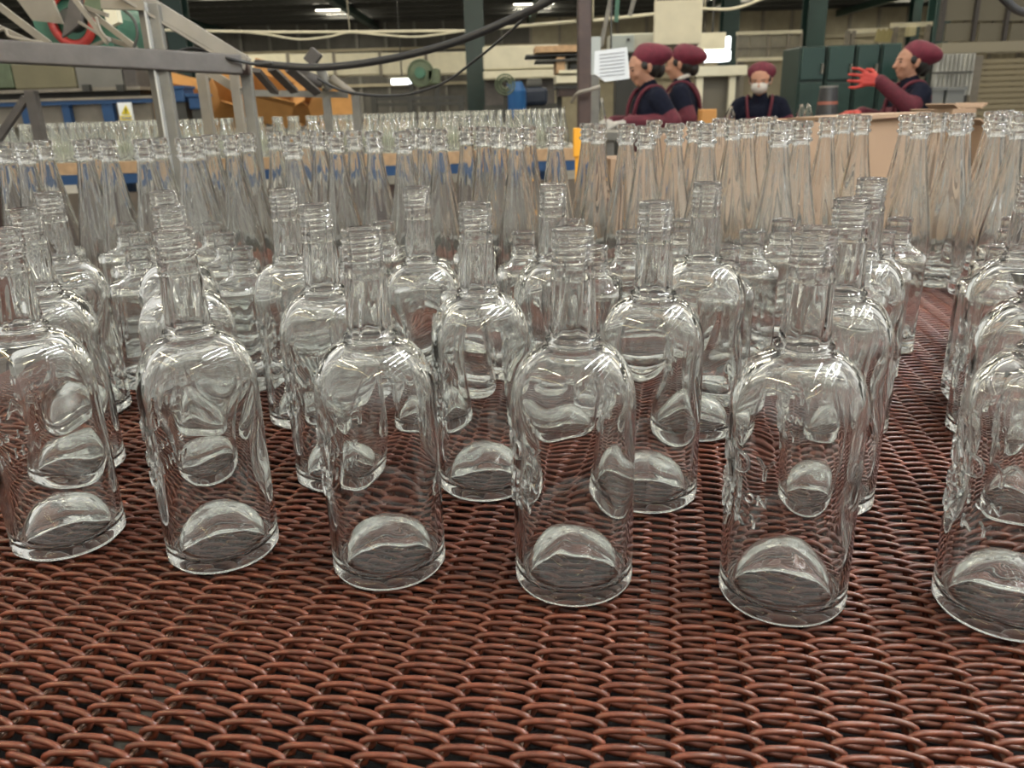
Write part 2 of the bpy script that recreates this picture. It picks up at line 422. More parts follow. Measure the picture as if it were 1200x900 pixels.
for row, L in A_ROWS:
    for i, (x, y) in enumerate(L):
        b = link('whisky_bottle', WH[n % 4]); b.location = (x, y, 0); b.rotation_euler = (0, 0, math.radians(176 + random.uniform(-7, 7)))
        tag(b, f'clear round whisky bottle with screw neck, {ORD[i]} from left in the {row} row', 'bottle', 'threaded whisky bottles on the belt')
        l = link('raised_lettering', LET, None, b); l['label'] = 'raised glass lettering'
        n += 1
B_ROWS = [('nearest', .868, (-.75, -.615, -.484, -.35, -.21, -.073, .065, .20, .334, .47)),
          ('middle', .975, (-.82, -.688, -.564, -.43, -.30, -.169, -.042, .102, .245, .384, .52)),
          ('rear', 1.076, (-.905, -.775, -.641, -.51, -.383, -.25, -.118, .024, .150, .291, .422, .56))]
n = 0
for row, v, us in B_ROWS:
    for i, u in enumerate(us):
        p = uv(u, v + random.uniform(-.004, .004) + .02 * u)
        b = link('flask_bottle', FLK); b.location = p; b.rotation_euler = (0, 0, BROT + math.radians(random.uniform(-3, 3)))
        tag(b, f'short clear flask with stubby neck, {ORD[i]} from left in the {row} flask row', 'bottle', 'short-necked flasks on the belt')
# tapered bottles: one per visible top, spread over the rear of the belt
C_TOP = [(4,170),(26,167),(50,165),(95,164),(110,162),(124,163),(166,163),(185,162),(217,166),(228,162),(246,160),(270,160),(289,158),
 (321,155),(341,158),(356,152),(372,153),(392,153),(414,152),(437,152),(472,152),(484,150),(497,150),(514,150),(546,147),(566,148),(584,148),
 (605,147),(619,146),(651,147),(689,143),(701,144),(734,144),(757,150),(767,140),(791,143),(815,141),(829,143),(844,138),(860,139),(877,138),(895,137),
 (902,136),(915,144),(922,140),(941,141),(971,136),(991,132),(1000,131),(1012,132),(1065,133),(1080,135),(1085,128),(1102,132),(1125,132),(1132,132),
 (1165,128),(1172,132),(1180,126),(1188,128),(1199,134),(1222,128),(-20,168),(-45,166)]
CP = []
for k, (x, y) in enumerate(C_TOP):
    dy = (y + 1 - (127 - .0295 * (x - 600)))
    d = min(1.70, max(1.22, FPX * .0293 / max(dy, 10) * 1.10)) + random.uniform(-.03, .03)
    q = at(x, y, d); CP.append([q.x, d, q.x / d])
for it in range(400):
    for i in range(len(CP)):
        for j in range(i):
            dx = CP[i][0] - CP[j][0]; dy = CP[i][1] - CP[j][1]; L = math.hypot(dx, dy)
            if L < .076:
                sgn = 1 if dy >= 0 else -1
                CP[i][1] += sgn * .006; CP[j][1] -= sgn * .006
    for c_ in CP:
        vmin = 1.168 + .02 * (c_[0])
        u_, v_ = to_uv(Vector((c_[0], c_[1], 0)))
        if v_ < vmin: c_[1] += (vmin - v_) * .6 + .001
        if v_ > 1.74: c_[1] -= .008
        c_[0] = c_[2] * c_[1]
CP = [c_ for c_ in CP if -1.13 < to_uv(Vector((c_[0], c_[1], 0)))[0] < 1.13]
band = [(1.28, 'nearest'), (1.40, 'second'), (1.54, 'third'), (9, 'rearmost')]; cnt = {}
for c_ in sorted(CP):
    v_ = to_uv(Vector((c_[0], c_[1], 0)))[1]; row = next(nm for lim, nm in band if v_ < lim); k = cnt[row] = cnt.get(row, -1) + 1
    b = link('tapered_bottle', TAP); b.location = (c_[0], c_[1], 0); b.rotation_euler = (0, 0, random.uniform(0, 6))
    tag(b, f'tall tapered clear bottle, {ORD[k]} from left in the {row} tapered row', 'bottle', 'tall tapered bottles on the belt')

# ------------------------------------------------------------------ lamps over the belt
trussz = 3.3
for k, yy in enumerate((-1.6, .6, 2.8, 4.6, 7.2)):
    structure(MB().box((0, yy, trussz), (11, .12, .16)).build('trim_%d' % (k + 1), M_GREEN), 'dark green roof truss beam over the belt')
def linear_lamp(a, b, m, label):
    a, b = Vector(a), Vector(b); t = (b - a).normalized(); c = (a + b) / 2
    L = empty('linear_lamp', c, label, 'lamp', 'hanging tube lamps over the belt')
    MB().tube([a + t * .03, b - t * .03], .013, 12).build('tube', m, L, True)
    MB().bar(a + Vector((0, 0, .055)), b + Vector((0, 0, .055)), .10, .045).build('housing', M_CREAM, L)
    for p in (a, b): MB().bar(p - t * .01, p + t * .03, .05, .06).build('lamp_holder', M_CREAM, L)
    for f in (.15, .85):
        p = a.lerp(b, f); MB().cyl(p + Vector((0, 0, .07)), Vector((p.x, p.y, trussz)), .004, seg=6).build('hanger', M_DARK, L)
LZ = 1.65
linear_lamp((-1.95, .95, LZ), (-.80, -.65, LZ), M_LAMPY, 'warm tube lamp hanging to the left above the belt')
linear_lamp((1.10, 1.9, LZ), (.55, -.15, LZ), M_LAMPW, 'cool white tube lamp hanging above the belt, innermost of three')
linear_lamp((1.50, 1.9, LZ), (1.0, -.15, LZ), M_LAMPW, 'cool white tube lamp hanging above the belt, middle of three')
linear_lamp((1.95, 1.9, LZ), (1.45, -.15, LZ), M_LAMPW, 'cool white tube lamp hanging above the belt, outermost of three')
linear_lamp((.85, -.75, LZ), (.2, -1.6, LZ), M_LAMPY, 'warm tube lamp hanging behind the near edge of the belt')

M_FILLH = mat('added_fill_tube', (1.0, .92, .74), .5, emit=80)
for k_, (x_, y_) in enumerate(((-2.6, 4.6), (.3, 4.6), (3.0, 4.6), (-2.2, 7.2), (1.0, 7.2), (4.0, 7.2))):  # fill tubes added above the view to brighten the middle of the hall
    linear_lamp((x_ - 1.0, y_, 2.3), (x_ + 1.0, y_, 2.3), M_FILLH, 'added warm white fill tube, out of view over the far tables, %s of six' % ORD[k_])

# ------------------------------------------------------------------ far conveyor crowded with bottles
TZ = at(330, 184, 3.75).z
def rot_part(name, mb, m, par): return mb.build(name, m, par)
fc = empty('far_conveyor', (-1.5, 4.4, FLOOR), 'far conveyor with a blue edge and wooden side, crowded with small bottles', 'conveyor')
X0, X1 = -3.5, .34
MB().box(((X0 + X1) / 2, 4.75, TZ - .015), (X1 - X0, 2.1, .03)).build('bed', M_PALE, fc)
MB().box(((X0 + X1) / 2, 3.68, TZ - .02), (X1 - X0, .03, .05)).build('edge_strip', M_WOOD, fc)
MB().box(((X0 + X1) / 2, 3.675, TZ - .068), (X1 - X0, .04, .04)).build('blue_rail', M_BLUE, fc)
for k in range(12):
    xa = X0 + (X1 - X0) * k / 12
    MB().box((xa + (X1 - X0) / 24, 3.70, (TZ - .13 + FLOOR + .2) / 2), ((X1 - X0) / 12 - .012, .03, TZ - .13 - FLOOR - .2)).build('side_board', mat('grey_brown_board', (.13, .105, .08), .7, 0, .15, 10) if k % 3 else M_BROWN, fc)
for x in (X0 + .1, -2.6, -1.2, X1 - .1):
    for y in (3.8, 5.7): MB().box((x, y, (TZ - .03 + FLOOR) / 2), (.06, .06, TZ - .03 - FLOOR)).build('leg', M_BLUE, fc)
nfar = 0; nfar0 = 0
ORD += [a_ + '-' + b_ if b_ else c_ for a_, c_ in (('thirty', ''), ('forty', 'fortieth')) for b_ in ('', 'first', 'second', 'third', 'fourth', 'fifth', 'sixth', 'seventh', 'eighth', 'ninth') if not (a_ == 'thirty' and b_ in ('', 'first', 'second'))]
for r in range(7):
    y = 3.78 + r * .15
    for k in range(46):
        x = X0 + .08 + k * .083 + (.04 if r % 2 else 0) + random.uniform(-.01, .01)
        if x > X1 - .06: continue
        px = 600 + FPX * x / (y * .945)
        if px < -25: continue
        b = link('far_bottle', FAR); b.location = (x, y + random.uniform(-.02, .02), TZ)
        if r == 0: tag(b, 'small clear bottle at the near edge of the far conveyor, %s from left' % ORD[nfar0], 'bottle', 'small bottles on the far conveyor'); nfar0 += 1
        else: tag(b, 'small clear bottle crowded upright behind the front row on the far conveyor', 'bottle', 'small bottles on the far conveyor')
        nfar += 1

# ------------------------------------------------------------------ steel frame in front at the upper left
fr = empty('steel_frame', at(185, 400, 2.0) * 1, 'weathered grey-beige steel frame with diagonal brace above the bottles', 'frame')
fr.location = (at(185, 190, 2.0).x, 2.0, FLOOR)
def vert(x, y, Y): p = at(x, y, Y); return p, Vector((p.x, p.y, FLOOR))
MB().bar(at(-45, 58, 1.80), at(281, 76, 2.12), .045, .045, bevel=.004).build('crossbar', M_GREYP, fr)
p = at(163, 4, 2.02)
MB().box((p.x + .022, p.y, (p.z + FLOOR) / 2), (.048, .02, p.z - FLOOR), bevel=.003).build('post', M_STEEL, fr)
MB().box((p.x + .020, p.y - .014, (p.z + FLOOR) / 2), (.004, .022, p.z - FLOOR)).build('post_flange', M_GALV, fr)
MB().bar(at(150, -10, 2.0), at(291, 76, 2.14), .034, .014, up=(0, -1, .2), bevel=.002).build('brace', M_PALE, fr)
MB().bar(at(140, -4, 1.985), at(277, 79, 2.12), .006, .03, up=(0, -1, .2)).build('brace_flange', M_PALE, fr)
p = at(287, 73, 2.16)
MB().box((p.x, p.y, (p.z + FLOOR) / 2), (.026, .026, p.z - FLOOR), bevel=.003).build('corner_post', M_STEEL, fr)
p = at(274, 84, 2.35); MB().box((p.x, p.y, (p.z + FLOOR) / 2), (.022, .022, p.z - FLOOR)).build('rear_post', M_PALE, fr)
p = at(236, 84, 2.45); MB().box((p.x, p.y, (p.z + FLOOR) / 2), (.026, .026, p.z - FLOOR)).build('rear_post', M_PALE, fr)
MB().bar(at(243, 83, 2.4), at(283, 108, 2.35), .022, .01, up=(0, -1, 0)).build('rear_brace', M_PALE, fr)
MB().bar(at(120, 2, 2.0), at(170, 4, 2.0), .02, .03).build('top_rail', M_PALE, fr)
p = at(281, 80, 2.13); MB().poly([p + Vector((-.02, 0, -.015)), p + Vector((.02, 0, -.015)), p + Vector((.02, 0, .03))], .02, (0, 1, 0)).build('gusset', M_BROWN, fr)

# second, lower frame behind the hose
f2 = empty('low_rail_frame', (at(350, 108, 3.3).x, 3.3, FLOOR), 'grey guard rail on short posts in front of the cardboard boxes', 'guard rail')
MB().bar(at(288, 109, 3.3), at(408, 111, 3.35), .025, .024).build('rail', M_STEEL, f2)
for xx in (382, 416):
    p = at(xx, 108, 3.34); MB().box((p.x, p.y, (p.z + FLOOR) / 2), (.028, .026, p.z - FLOOR)).build('post', M_STEEL, f2)
for a_, b_ in (((300, 82), (322, 108)), ((318, 80), (345, 107)), ((338, 80), (372, 109))):
    MB().bar(at(*a_, 3.0), at(*b_, 3.25), .03, .014, up=(0, -1, 0)).build('slanted_bracket', M_GREYP, f2)

# ------------------------------------------------------------------ green and red winch with straps, upper left
wn = empty('winch_machine', (at(84, 24, 2.75).x, 2.75, at(84, 50, 2.75).z), 'green machine with red ring and dark hub behind the steel frame', 'machine')
c = at(84, 22, 2.75); U_ = 1 / ppm(2.75)
MB().cyl(c + Vector((0, .02, 0)), c + Vector((0, .28, 0)), 48 * U_, 46 * U_, 32).build('housing', M_GREEN2, wn)
MB().tube([c + Vector((math.cos(a) * 23 * U_, -.0, math.sin(a) * 27 * U_)) for a in np.linspace(0, 2 * PI, 33)[:-1]], 5 * U_, 8, True).build('ring', M_RED, wn, True)
MB().cyl(c + Vector((0, -.03, 0)), c + Vector((0, .05, 0)), 9 * U_, 17 * U_, 24).build('hub', M_DARK, wn)
MB().bar(c + Vector((0, .2, .1)), Vector((c.x, c.y + .2, trussz)), .08, .08).build('hanger_arm', M_DARK, wn)
def plate(name, pts, Y, th, m, par): MB().poly([at(x, y, Y) for x, y in pts], th, (0, 1, 0)).build(name, m, par)
plate('guard_plate', [(14, -8), (58, -8), (73, 28), (38, 24)], 2.55, .012, M_PALE, wn)
plate('bracket', [(82, -4), (95, -4), (95, 26), (78, 40), (72, 44)], 2.50, .015, M_GREYP, wn)
plate('side_cover', [(100, -6), (122, -6), (118, 14), (98, 8)], 2.7, .03, M_OLIVE, wn)
plate('end_cover', [(118, 0), (134, 2), (139, 26), (126, 32)], 2.7, .03, M_CREAM, wn)
st = empty('strap_bundle', (at(60, 45, 2.3).x, 2.3, at(60, 52, 2.2).z), 'pale flat bars and cables tangled behind the steel crossbar', 'bars')
for a_, b_, w_ in (((-8, 2), (58, 52), .018), ((84, -6), (126, 50), .012), ((93, 26), (127, 47), .006), ((108, 54), (128, 46), .008), ((122, 44), (160, 57), .012), ((98, 8), (126, 18), .010), ((100, 10), (158, 55), .014), ((-4, 30), (34, 48), .010)):
    MB().bar(at(*a_, 2.35), at(*b_, 2.25), w_, .008, up=(0, -1, 0)).build('bar', M_PALE, st)
for pts in ([(118, -4), (140, 8), (156, 22), (161, 40), (157, 56)], [(-5, 38), (6, 34), (10, 42), (24, 46), (50, 50)], [(112, 20), (118, 36), (126, 46)]):
    MB().tube(spline([at(x, y, 2.2) for x, y in pts], 8), .004, 6).build('cable', M_DARK if pts[0][0] == 118 else M_PALE, st, True)

# ------------------------------------------------------------------ hoses and cables
def cable(name, pts, r, m, label, cat='cable', hang=()):
    mb = MB().tube(spline([at(*p) for p in pts], 10), r, 10)
    for p in hang:
        q = at(*p); mb.cyl(q, (q.x, q.y, zr), r * .5, seg=6)
    o = mb.build(name, m, None, True)
    return tag(o, label, cat)
cable('black_hose', [(300, 74, 2.12), (330, 77, 2.1), (370, 79, 2.08), (420, 75, 2.05), (480, 64, 2.0), (540, 47, 1.95), (600, 22, 1.9), (650, -3, 1.85), (700, -40, 1.8)], .0088, M_BLACK, 'thick black hose sagging across the view from the steel frame', 'hose')
cable('thin_cable', [(372, 92, 2.2), (400, 106, 2.2), (440, 112, 2.2), (480, 110, 2.2), (520, 97, 2.15), (555, 72, 2.1), (600, 35, 2.0), (640, -6, 1.95)], .0032, M_BLACK, 'thin dark cable drooping below the thick black hose')
cable('black_hose', [(1165, -14, 2.4), (1180, 2, 2.4), (1195, 13, 2.4), (1225, 18, 2.4)], .011, M_BLACK, 'end of a black hose in the upper right corner', 'hose')
cable('wire_bundle', [(205, 62, 2.12), (225, 57, 2.1), (250, 63, 2.1), (270, 69, 2.08), (300, 75, 2.1), (320, 74, 2.1)], .004, M_BLACK, 'black wires tied along the end of the steel crossbar')
cable('conduit', [(180, 35, 9), (330, 37.5, 9), (545, 36, 9)], .014, M_CREAM, 'straight cream conduit running along to the green column', 'pipe')
cable('hanging_wire', [(270, 36, 9), (310, 40, 9), (350, 46, 9), (385, 43, 9), (410, 38, 9), (450, 41, 9), (490, 43, 9), (545, 36, 9)], .010, M_CREAM, 'cream wire looping in sags beneath the straight conduit', 'wire', [(410, 38, 9)])
cable('conduit', [(570, 34, 12), (675, 25, 12)], .02, M_CREAM, 'cream conduit between green column and brown post', 'pipe')
cable('conduit', [(695, 24, 9), (770, 16, 9)], .016, M_CREAM, 'cream conduit between brown post and cream board', 'pipe', [(695, 24, 9), (768, 16.3, 9)])
cable('hanging_wire', [(818, 10, 7.6), (860, 10, 7.6), (905, -6, 7.6)], .012, M_CREAM, 'cream cable rising to the roof beside the cream board', 'wire', [(826, 10.2, 7.6), (904, -5.6, 7.6)])
# clamp and pipe fittings on the rail
g = empty('pipe_fitting', at(375, 90, 3.28), 'rusty pipe fittings and clamp hanging under the black hose', 'pipe fitting')
MB().bar(at(362, 74, 3.2), at(372, 60, 3.2), .045, .038, up=(0, -1, 0), bevel=.004).build('clamp', M_GREYP, g)
MB().cyl(at(345, 84, 3.28), at(378, 97, 3.28), .022, seg=14).build('pipe', M_GREYP, g, True)
MB().cyl(at(376, 82, 3.28), at(386, 106, 3.28), .02, .014, 14).build('pipe', M_STEEL, g, True)
MB().cyl(at(388, 92, 3.28), at(415, 110, 3.28), .018, .010, 14).build('nozzle', M_PALE, g, True)

# ------------------------------------------------------------------ left machinery
hd = empty('oven_hood', (at(80, 95, 6.2).x, 6.2, FLOOR), 'olive and grey sheet metal machine hood beneath the crossbar', 'machine hood')
for a_, b_, m_ in ((-40, 14, M_OLIVE), (15, 88, mat('olive_beige', (.16, .145, .085), .6, 0, .1, 6)), (89, 143, mat('hood_grey', (.17, .165, .145), .5, 0, .1, 6)), (144, 160, M_GREYP)):
    mb = MB(); pbox(mb, a_, 74, b_, 104, 6.2, .8, .01); mb.build('panel', m_, hd)
mb = MB(); pbox(mb, -40, 104, 165, 108, 6.15, .9); mb.build('bottom_rim', M_PALE, hd)
mb = MB(); pbox(mb, -40, 109, 165, 117, 6.3, .7); mb.build('dark_beam', M_DARK, hd)  # dark iron beam below the bottom rim
for xx in (100, 140):
    mb = MB(); pbox(mb, xx - 4, 99, xx + 4, 107, 6.1, .05); mb.build('bracket', M_DARK, hd)
for xx in (-30, 160):
    q = at(xx, 110, 6.5); MB().box((q.x, 6.5, (q.z + FLOOR) / 2), (.08, .08, q.z - FLOOR)).build('leg', M_DARK, hd)
bl = empty('blue_framed_guard', (at(80, 130, 5.9).x, 5.9, FLOOR), 'blue-framed machine guard with beige panels behind the far bottles', 'machine guard')
edges = (-30, 26, 35, 74, 83, 121, 134, 178)
for k in range(0, 8, 2):
    mb = MB(); pbox(mb, edges[k], 122, edges[k + 1], 150, 5.95, .03); mb.build('panel', M_PALE, bl)
for a_, b_ in ((26, 35), (74, 83), (121, 134)):
    c_, w_, h_ = prect(a_, 120, b_, 150, 5.9); MB().box((c_.x, 5.92, (c_.z + h_ / 2 + FLOOR) / 2), (w_, .05, c_.z + h_ / 2 - FLOOR)).build('upright', M_BLUE, bl)
mb = MB(); pbox(mb, -30, 118, 178, 123, 5.88, .06); mb.build('top_rail', M_BLUE, bl)
mb = MB(); pbox(mb, -30, 115, 178, 118, 5.87, .08); mb.build('ledge', M_PALE, bl)
sg = empty('warning_sign', at(147, 141, 5.80), 'small white and yellow warning sign with triangle on the blue guard', 'sign')
mb = MB(); pbox(mb, 139, 120, 155, 142, 5.82, .012); mb.build('plate', M_WHITE, sg)
MB().poly([at(142, 134, 5.81), at(152.5, 134, 5.81), at(147, 123, 5.81)], .006, (0, 1, 0)).build('triangle', M_SIGNY, sg)
mb = MB(); pbox(mb, 141, 135.5, 154, 141, 5.812, .006); mb.build('caption_band', M_SIGNY, sg)
mb = MB(); pbox(mb, 146.4, 126.5, 147.8, 130.5, 5.805, .004); pbox(mb, 146.4, 131.3, 147.8, 132.5, 5.805, .004); mb.build('exclamation_mark', M_BLACK, sg)
for k in range(3):
    mb = MB(); pbox(mb, 142.5 + k * 4, 137, 145.5 + k * 4, 139.5, 5.806, .004); mb.build('caption_character', M_INK, sg)
tr = empty('trestle', (at(40, 130, 2.9).x, 2.9, FLOOR), 'dark grey trestle leg with diagonal strut behind the bottles at far left', 'trestle')
p = at(36, 106, 2.9); MB().box((p.x, p.y, (p.z + FLOOR) / 2), (.034, .03, p.z - FLOOR)).build('leg', M_GREYP, tr)
MB().bar(at(31, 114, 2.9), at(-8, 172, 2.9), .022, .022).build('strut', M_GREYP, tr)

# ------------------------------------------------------------------ cardboard boxes
bench = empty('box_bench', (at(290, 150, 6.6).x, 6.6, FLOOR), 'low grey bench holding the open cardboard boxes', 'bench')
bzt = at(290, 152, 6.6).z
bx0, bx1 = at(185, 150, 6.6).x, at(418, 150, 6.6).x
MB().box(((bx0 + bx1) / 2, 7.0, bzt - .02), (bx1 - bx0, 1.6, .04)).build('top', M_STEEL, bench)
for x in (bx0 + .08, bx1 - .08):
    for y in (6.3, 7.7): MB().box((x, y, (bzt - .04 + FLOOR) / 2), (.06, .06, bzt - .04 - FLOOR)).build('leg', M_STEEL, bench)
def carton(x, y, Y, sx, sy, sz, rz, tilt, label, flaps=True):
    base = at(x, y, Y)
    B = empty('cardboard_box', base, label, 'box', 'open cardboard boxes behind the far conveyor'); B.rotation_euler = (tilt, tilt * .35, rz)
    t = .006
    def loc(name, mb, m): link(name, mb.mesh(name), m, B)
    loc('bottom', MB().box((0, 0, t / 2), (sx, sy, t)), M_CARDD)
    for s_ in (-1, 1):
        loc('side', MB().box((s_ * sx / 2, 0, sz / 2), (t, sy, sz)), M_CARD)
        loc('side', MB().box((0, s_ * sy / 2, sz / 2), (sx, t, sz)), M_CARD)
        if flaps:
            a = random.uniform(.5, 1.1)
            R_ = Matrix.Rotation(s_ * a, 3, 'Y'); L_ = sx * .34
            loc('flap', MB().box(Vector((s_ * sx / 2, 0, sz)) + R_ @ Vector((0, 0, L_ / 2)), (t, sy, L_), R_), M_CARD)
            R_ = Matrix.Rotation(-s_ * random.uniform(.4, 1.2), 3, 'X')
            loc('flap', MB().box(Vector((0, s_ * sy / 2, sz)) + R_ @ Vector((0, 0, L_ / 2)), (sx, t, L_), R_), M_CARD)
    R3 = B.rotation_euler.to_matrix()
    B.location.z = bzt + .004 - min((R3 @ Vector((a_ * sx / 2, b_ * sy / 2, 0))).z for a_ in (-1, 1) for b_ in (-1, 1))
    return B
for (px, Y, sx, sy, sz, rz, lab, fl) in (
        (210, 6.55, .24, .24, .20, .5, 'open cardboard box beside the tall steel post', True),
        (258, 6.92, .25, .25, .22, .8, 'open cardboard box with raised flaps seen under the brace', True),
        (316, 6.45, .30, .26, .22, .35, 'wide open cardboard box below the guard rail', True),
        (363, 6.92, .22, .22, .22, -.3, 'cardboard box with folded flaps below the pipe fittings', True),
        (401, 6.5, .17, .2, .27, .25, 'tall closed-sided cardboard box at the end of the row', False),
        (214, 7.35, .34, .3, .30, .0, 'tall cardboard box standing behind the steel post', False),
        (335, 7.5, .30, .3, .20, .3, 'cardboard box stacked at the rear of the bench', True),
        (288, 7.52, .26, .24, .20, .75, 'tilted cardboard box at the rear near the corner post', True)):
    carton(px, 140, Y, sx, sy, sz, rz, (.75 if Y < 7 and fl else (.35 if fl else 0)), lab, fl)
for (a_, b_, c_, d_, lab) in ((206, 104, 222, 120, 'blue plastic crate on the bench behind the steel post'), (227, 113, 242, 128, 'lower blue plastic crate beside the rear post')):
    c, w_, h_ = prect(a_, b_, c_, d_, 6.0)
    Yc = 6.0
    E_ = empty('plastic_crate', (c.x, Yc, c.z - h_ / 2), lab, 'crate')
    MB().box((c.x, Yc, c.z), (w_, .2, h_), bevel=.01).build('body', M_BLUE, E_)
    MB().box((c.x, Yc, c.z + h_ / 2 + .008), (w_ + .02, .22, .02)).build('rim', M_BLUE, E_)
    MB().box((c.x, Yc, (c.z - h_ / 2 + FLOOR) / 2), (w_ * .8, .16, c.z - h_ / 2 - FLOOR)).build('stand', M_DARK, E_)

# ------------------------------------------------------------------ green columns
def column(x0, x1, Y, label, n):
    a, b = at(x0, 60, Y), at(x1, 60, Y); wd = b.x - a.x; cx = (a.x + b.x) / 2; H_ = zr - FLOOR
    C_ = bpy.data.objects.new('column_%d' % n, None); COL.objects.link(C_); C_.location = (cx, Y, FLOOR); structure(C_, label)
    for s_ in (-1, 1): MB().box((cx, Y + s_ * wd * .5, FLOOR + H_ / 2), (wd, .03, H_)).build('flange', M_GREEN, C_)
    MB().box((cx, Y, FLOOR + H_ / 2), (.03, wd, H_)).build('web', M_GREEN, C_)
    MB().box((cx, Y, FLOOR + .02), (wd * 1.4, wd * 1.4, .04)).build('base_plate', M_GREEN, C_)
column(546, 568, 12, 'dark green steel column behind the black hose', 1)
column(203, 224, 12, 'dark green steel column behind the diagonal brace', 2)
column(940, 961, 15, 'dark green steel column above the green cabinets', 3)
column(844, 862, 18, 'dark green steel column beside the lit lamp box', 4)
column(1086, 1104, 17, 'dark green steel column behind the red-gloved worker', 5)
column(1062, 1072, 26, 'far dark green steel column near the back wall', 6)

# ------------------------------------------------------------------ middle distance
dc = empty('ventilation_duct', (at(480, 80, 16).x, 16, at(480, 90, 16).z), 'long cream rectangular duct crossing the hall behind the hose', 'duct')
for k in range(9):
    a_ = 230 + k * 54
    mb = MB(); pbox(mb, a_, 64 + (230 - a_) * .012, a_ + 53, 89 + (230 - a_) * .012, 16, .8); mb.build('section', M_CREAM, dc)
    mb = MB(); pbox(mb, a_ + 52, 62 + (230 - a_) * .012, a_ + 55, 91 + (230 - a_) * .012, 15.97, .86); mb.build('flange', M_PALE, dc)
for a_ in (300, 620):
    q = at(a_, 88, 16.4); MB().box((q.x, 16.4, (q.z + FLOOR) / 2), (.12, .12, q.z - FLOOR)).build('stand', M_STEEL, dc)
mc = empty('beige_machine', (at(620, 85, 10).x, 10, FLOOR), 'long cream machine casing with a seam, behind the board rack', 'machine')
mb = MB(); pbox(mb, 566, 53, 655, 81, 10, .8, .02); mb.build('upper_casing', M_CREAM, mc)
mb = MB(); pbox(mb, 566, 82, 655, 92, 9.98, .8, .02); mb.build('lower_casing', M_CREAM, mc)
mb = MB(); pbox(mb, 568, 93, 650, 122, 10.3, .5); mb.build('plinth', M_GREYP, mc)
q = at(610, 122, 10.3); MB().box((q.x, 10.5, (q.z + FLOOR) / 2), (.9, .4, q.z - FLOOR)).build('base', M_DARK, mc)
# big green blower
bf = empty('drum_blower', (at(498, 100, 9).x, 9, FLOOR), 'olive green drum blower with motor on a stand, behind the hose', 'blower')
c = at(494, 86, 9); U_ = 1 / ppm(9)
MB().cyl(c + Vector((0, -.10, 0)), c + Vector((0, .16, 0)), 14 * U_, seg=28).build('drum', M_OLIVE, bf, False)
MB().tube([c + Vector((math.cos(a) * 14 * U_, -.1, math.sin(a) * 14 * U_)) for a in np.linspace(0, 2 * PI, 29)[:-1]], 1.3 * U_, 6, True).build('rim', M_OLIVE, bf, True)
MB().cyl(c + Vector((0, -.2, 0)), c + Vector((0, -.09, 0)), 6 * U_, seg=20).build('motor', M_GREEN2, bf)
mb = MB(); pbox(mb, 500, 80, 515, 99, 8.9, .2, .02); mb.build('outlet_box', M_OLIVE, bf)
for a_ in (482, 512):
    q = at(a_, 98, 9); MB().box((q.x, 9, (q.z + FLOOR) / 2), (.05, .05, q.z - FLOOR)).build('leg', M_DARK, bf)
gr = empty('dark_guard_rail', (at(480, 118, 7.6).x, 7.6, FLOOR), 'dark guard rail standing below the green blower', 'guard rail')
for yy in (116, 123): MB().bar(at(436, yy, 7.6), at(545, yy - 2, 7.6), .03, .03).build('rail', M_DARK, gr)
for a_ in (438, 480, 540):
    q = at(a_, 113, 7.6); MB().box((q.x, 7.6, (q.z + FLOOR) / 2), (.05, .05, q.z - FLOOR)).build('post', M_DARK, gr)
wb = empty('bright_wall_lamp', at(470, 96, 13), 'lit white strip lamp glowing beside the green blower', 'lamp')
mb = MB(); pbox(mb, 458, 92, 484, 99, 13, .08, .02); mb.build('tube', M_WIN, wb)
mb = MB(); pbox(mb, 456, 90, 486, 92, 13, .12); mb.build('housing', M_CREAM, wb)
q = at(470, 90, 13); MB().cyl((q.x, 13.1, q.z), (q.x, 13.1, zr), .01, seg=6).build('hanger', M_DARK, wb)
# clutter behind the far bottles, centre
fn = empty('pedestal_fan', (at(593, 105, 7.4).x, 7.4, FLOOR), 'round olive caged fan on a pole above the far bottles', 'fan')
c = at(592, 99, 7.4); U_ = 1 / ppm(7.4)
for rr in (11, 8, 5): MB().tube([c + Vector((math.cos(a) * rr * U_, 0, math.sin(a) * rr * U_)) for a in np.linspace(0, 2 * PI, 25)[:-1]], .008, 5, True).build('cage_ring', M_OLIVE, fn)
for k in range(4):
    a = k * PI / 2 + .4
    MB().poly([c + Vector((math.cos(a + d_) * r_ * U_, .02, math.sin(a + d_) * r_ * U_)) for r_, d_ in ((1, 0), (9, -.35), (9, .35))], .01, (0, 1, 0)).build('blade', M_PALE, fn)
MB().cyl((c.x, 7.45, c.z), (c.x, 7.45, FLOOR + .03), .02, seg=8).build('pole', M_DARK, fn)
MB().cyl((c.x, 7.45, FLOOR + .04), (c.x, 7.45, FLOOR), .22, seg=20).build('base', M_DARK, fn)
dr = empty('blue_drum', (at(603, 118, 7.9).x, 7.9, FLOOR), 'blue plastic drum standing behind the far bottles', 'drum')
q0 = at(603, 96, 7.9)
prof = [(.0, FLOOR), (.10, FLOOR), (.105, FLOOR + .05), (.105, q0.z - .1), (.095, q0.z - .03), (.06, q0.z)]
MB().cyl((q0.x, 7.9, FLOOR), (q0.x, 7.9, q0.z - .08), .105, seg=24).cyl((q0.x, 7.9, q0.z - .08), (q0.x, 7.9, q0.z), .105, .07, 24).build('body', mat('blue_plastic', (.01, .09, .27), .4), dr)
MB().cyl((q0.x + .03, 7.9, q0.z - .01), (q0.x + .03, 7.9, q0.z + .02), .025, seg=14).build('cap', M_BLACK, dr)
pm = empty('dark_pump', (at(628, 115, 8.2).x, 8.2, FLOOR), 'dark blue-black pump unit left of the board rack', 'pump')
mb = MB(); pbox(mb, 613, 102, 642, 124, 8.2, .35, .04); mb.build('body', mat('dark_navy_paint', (.012, .02, .04), .5), pm)
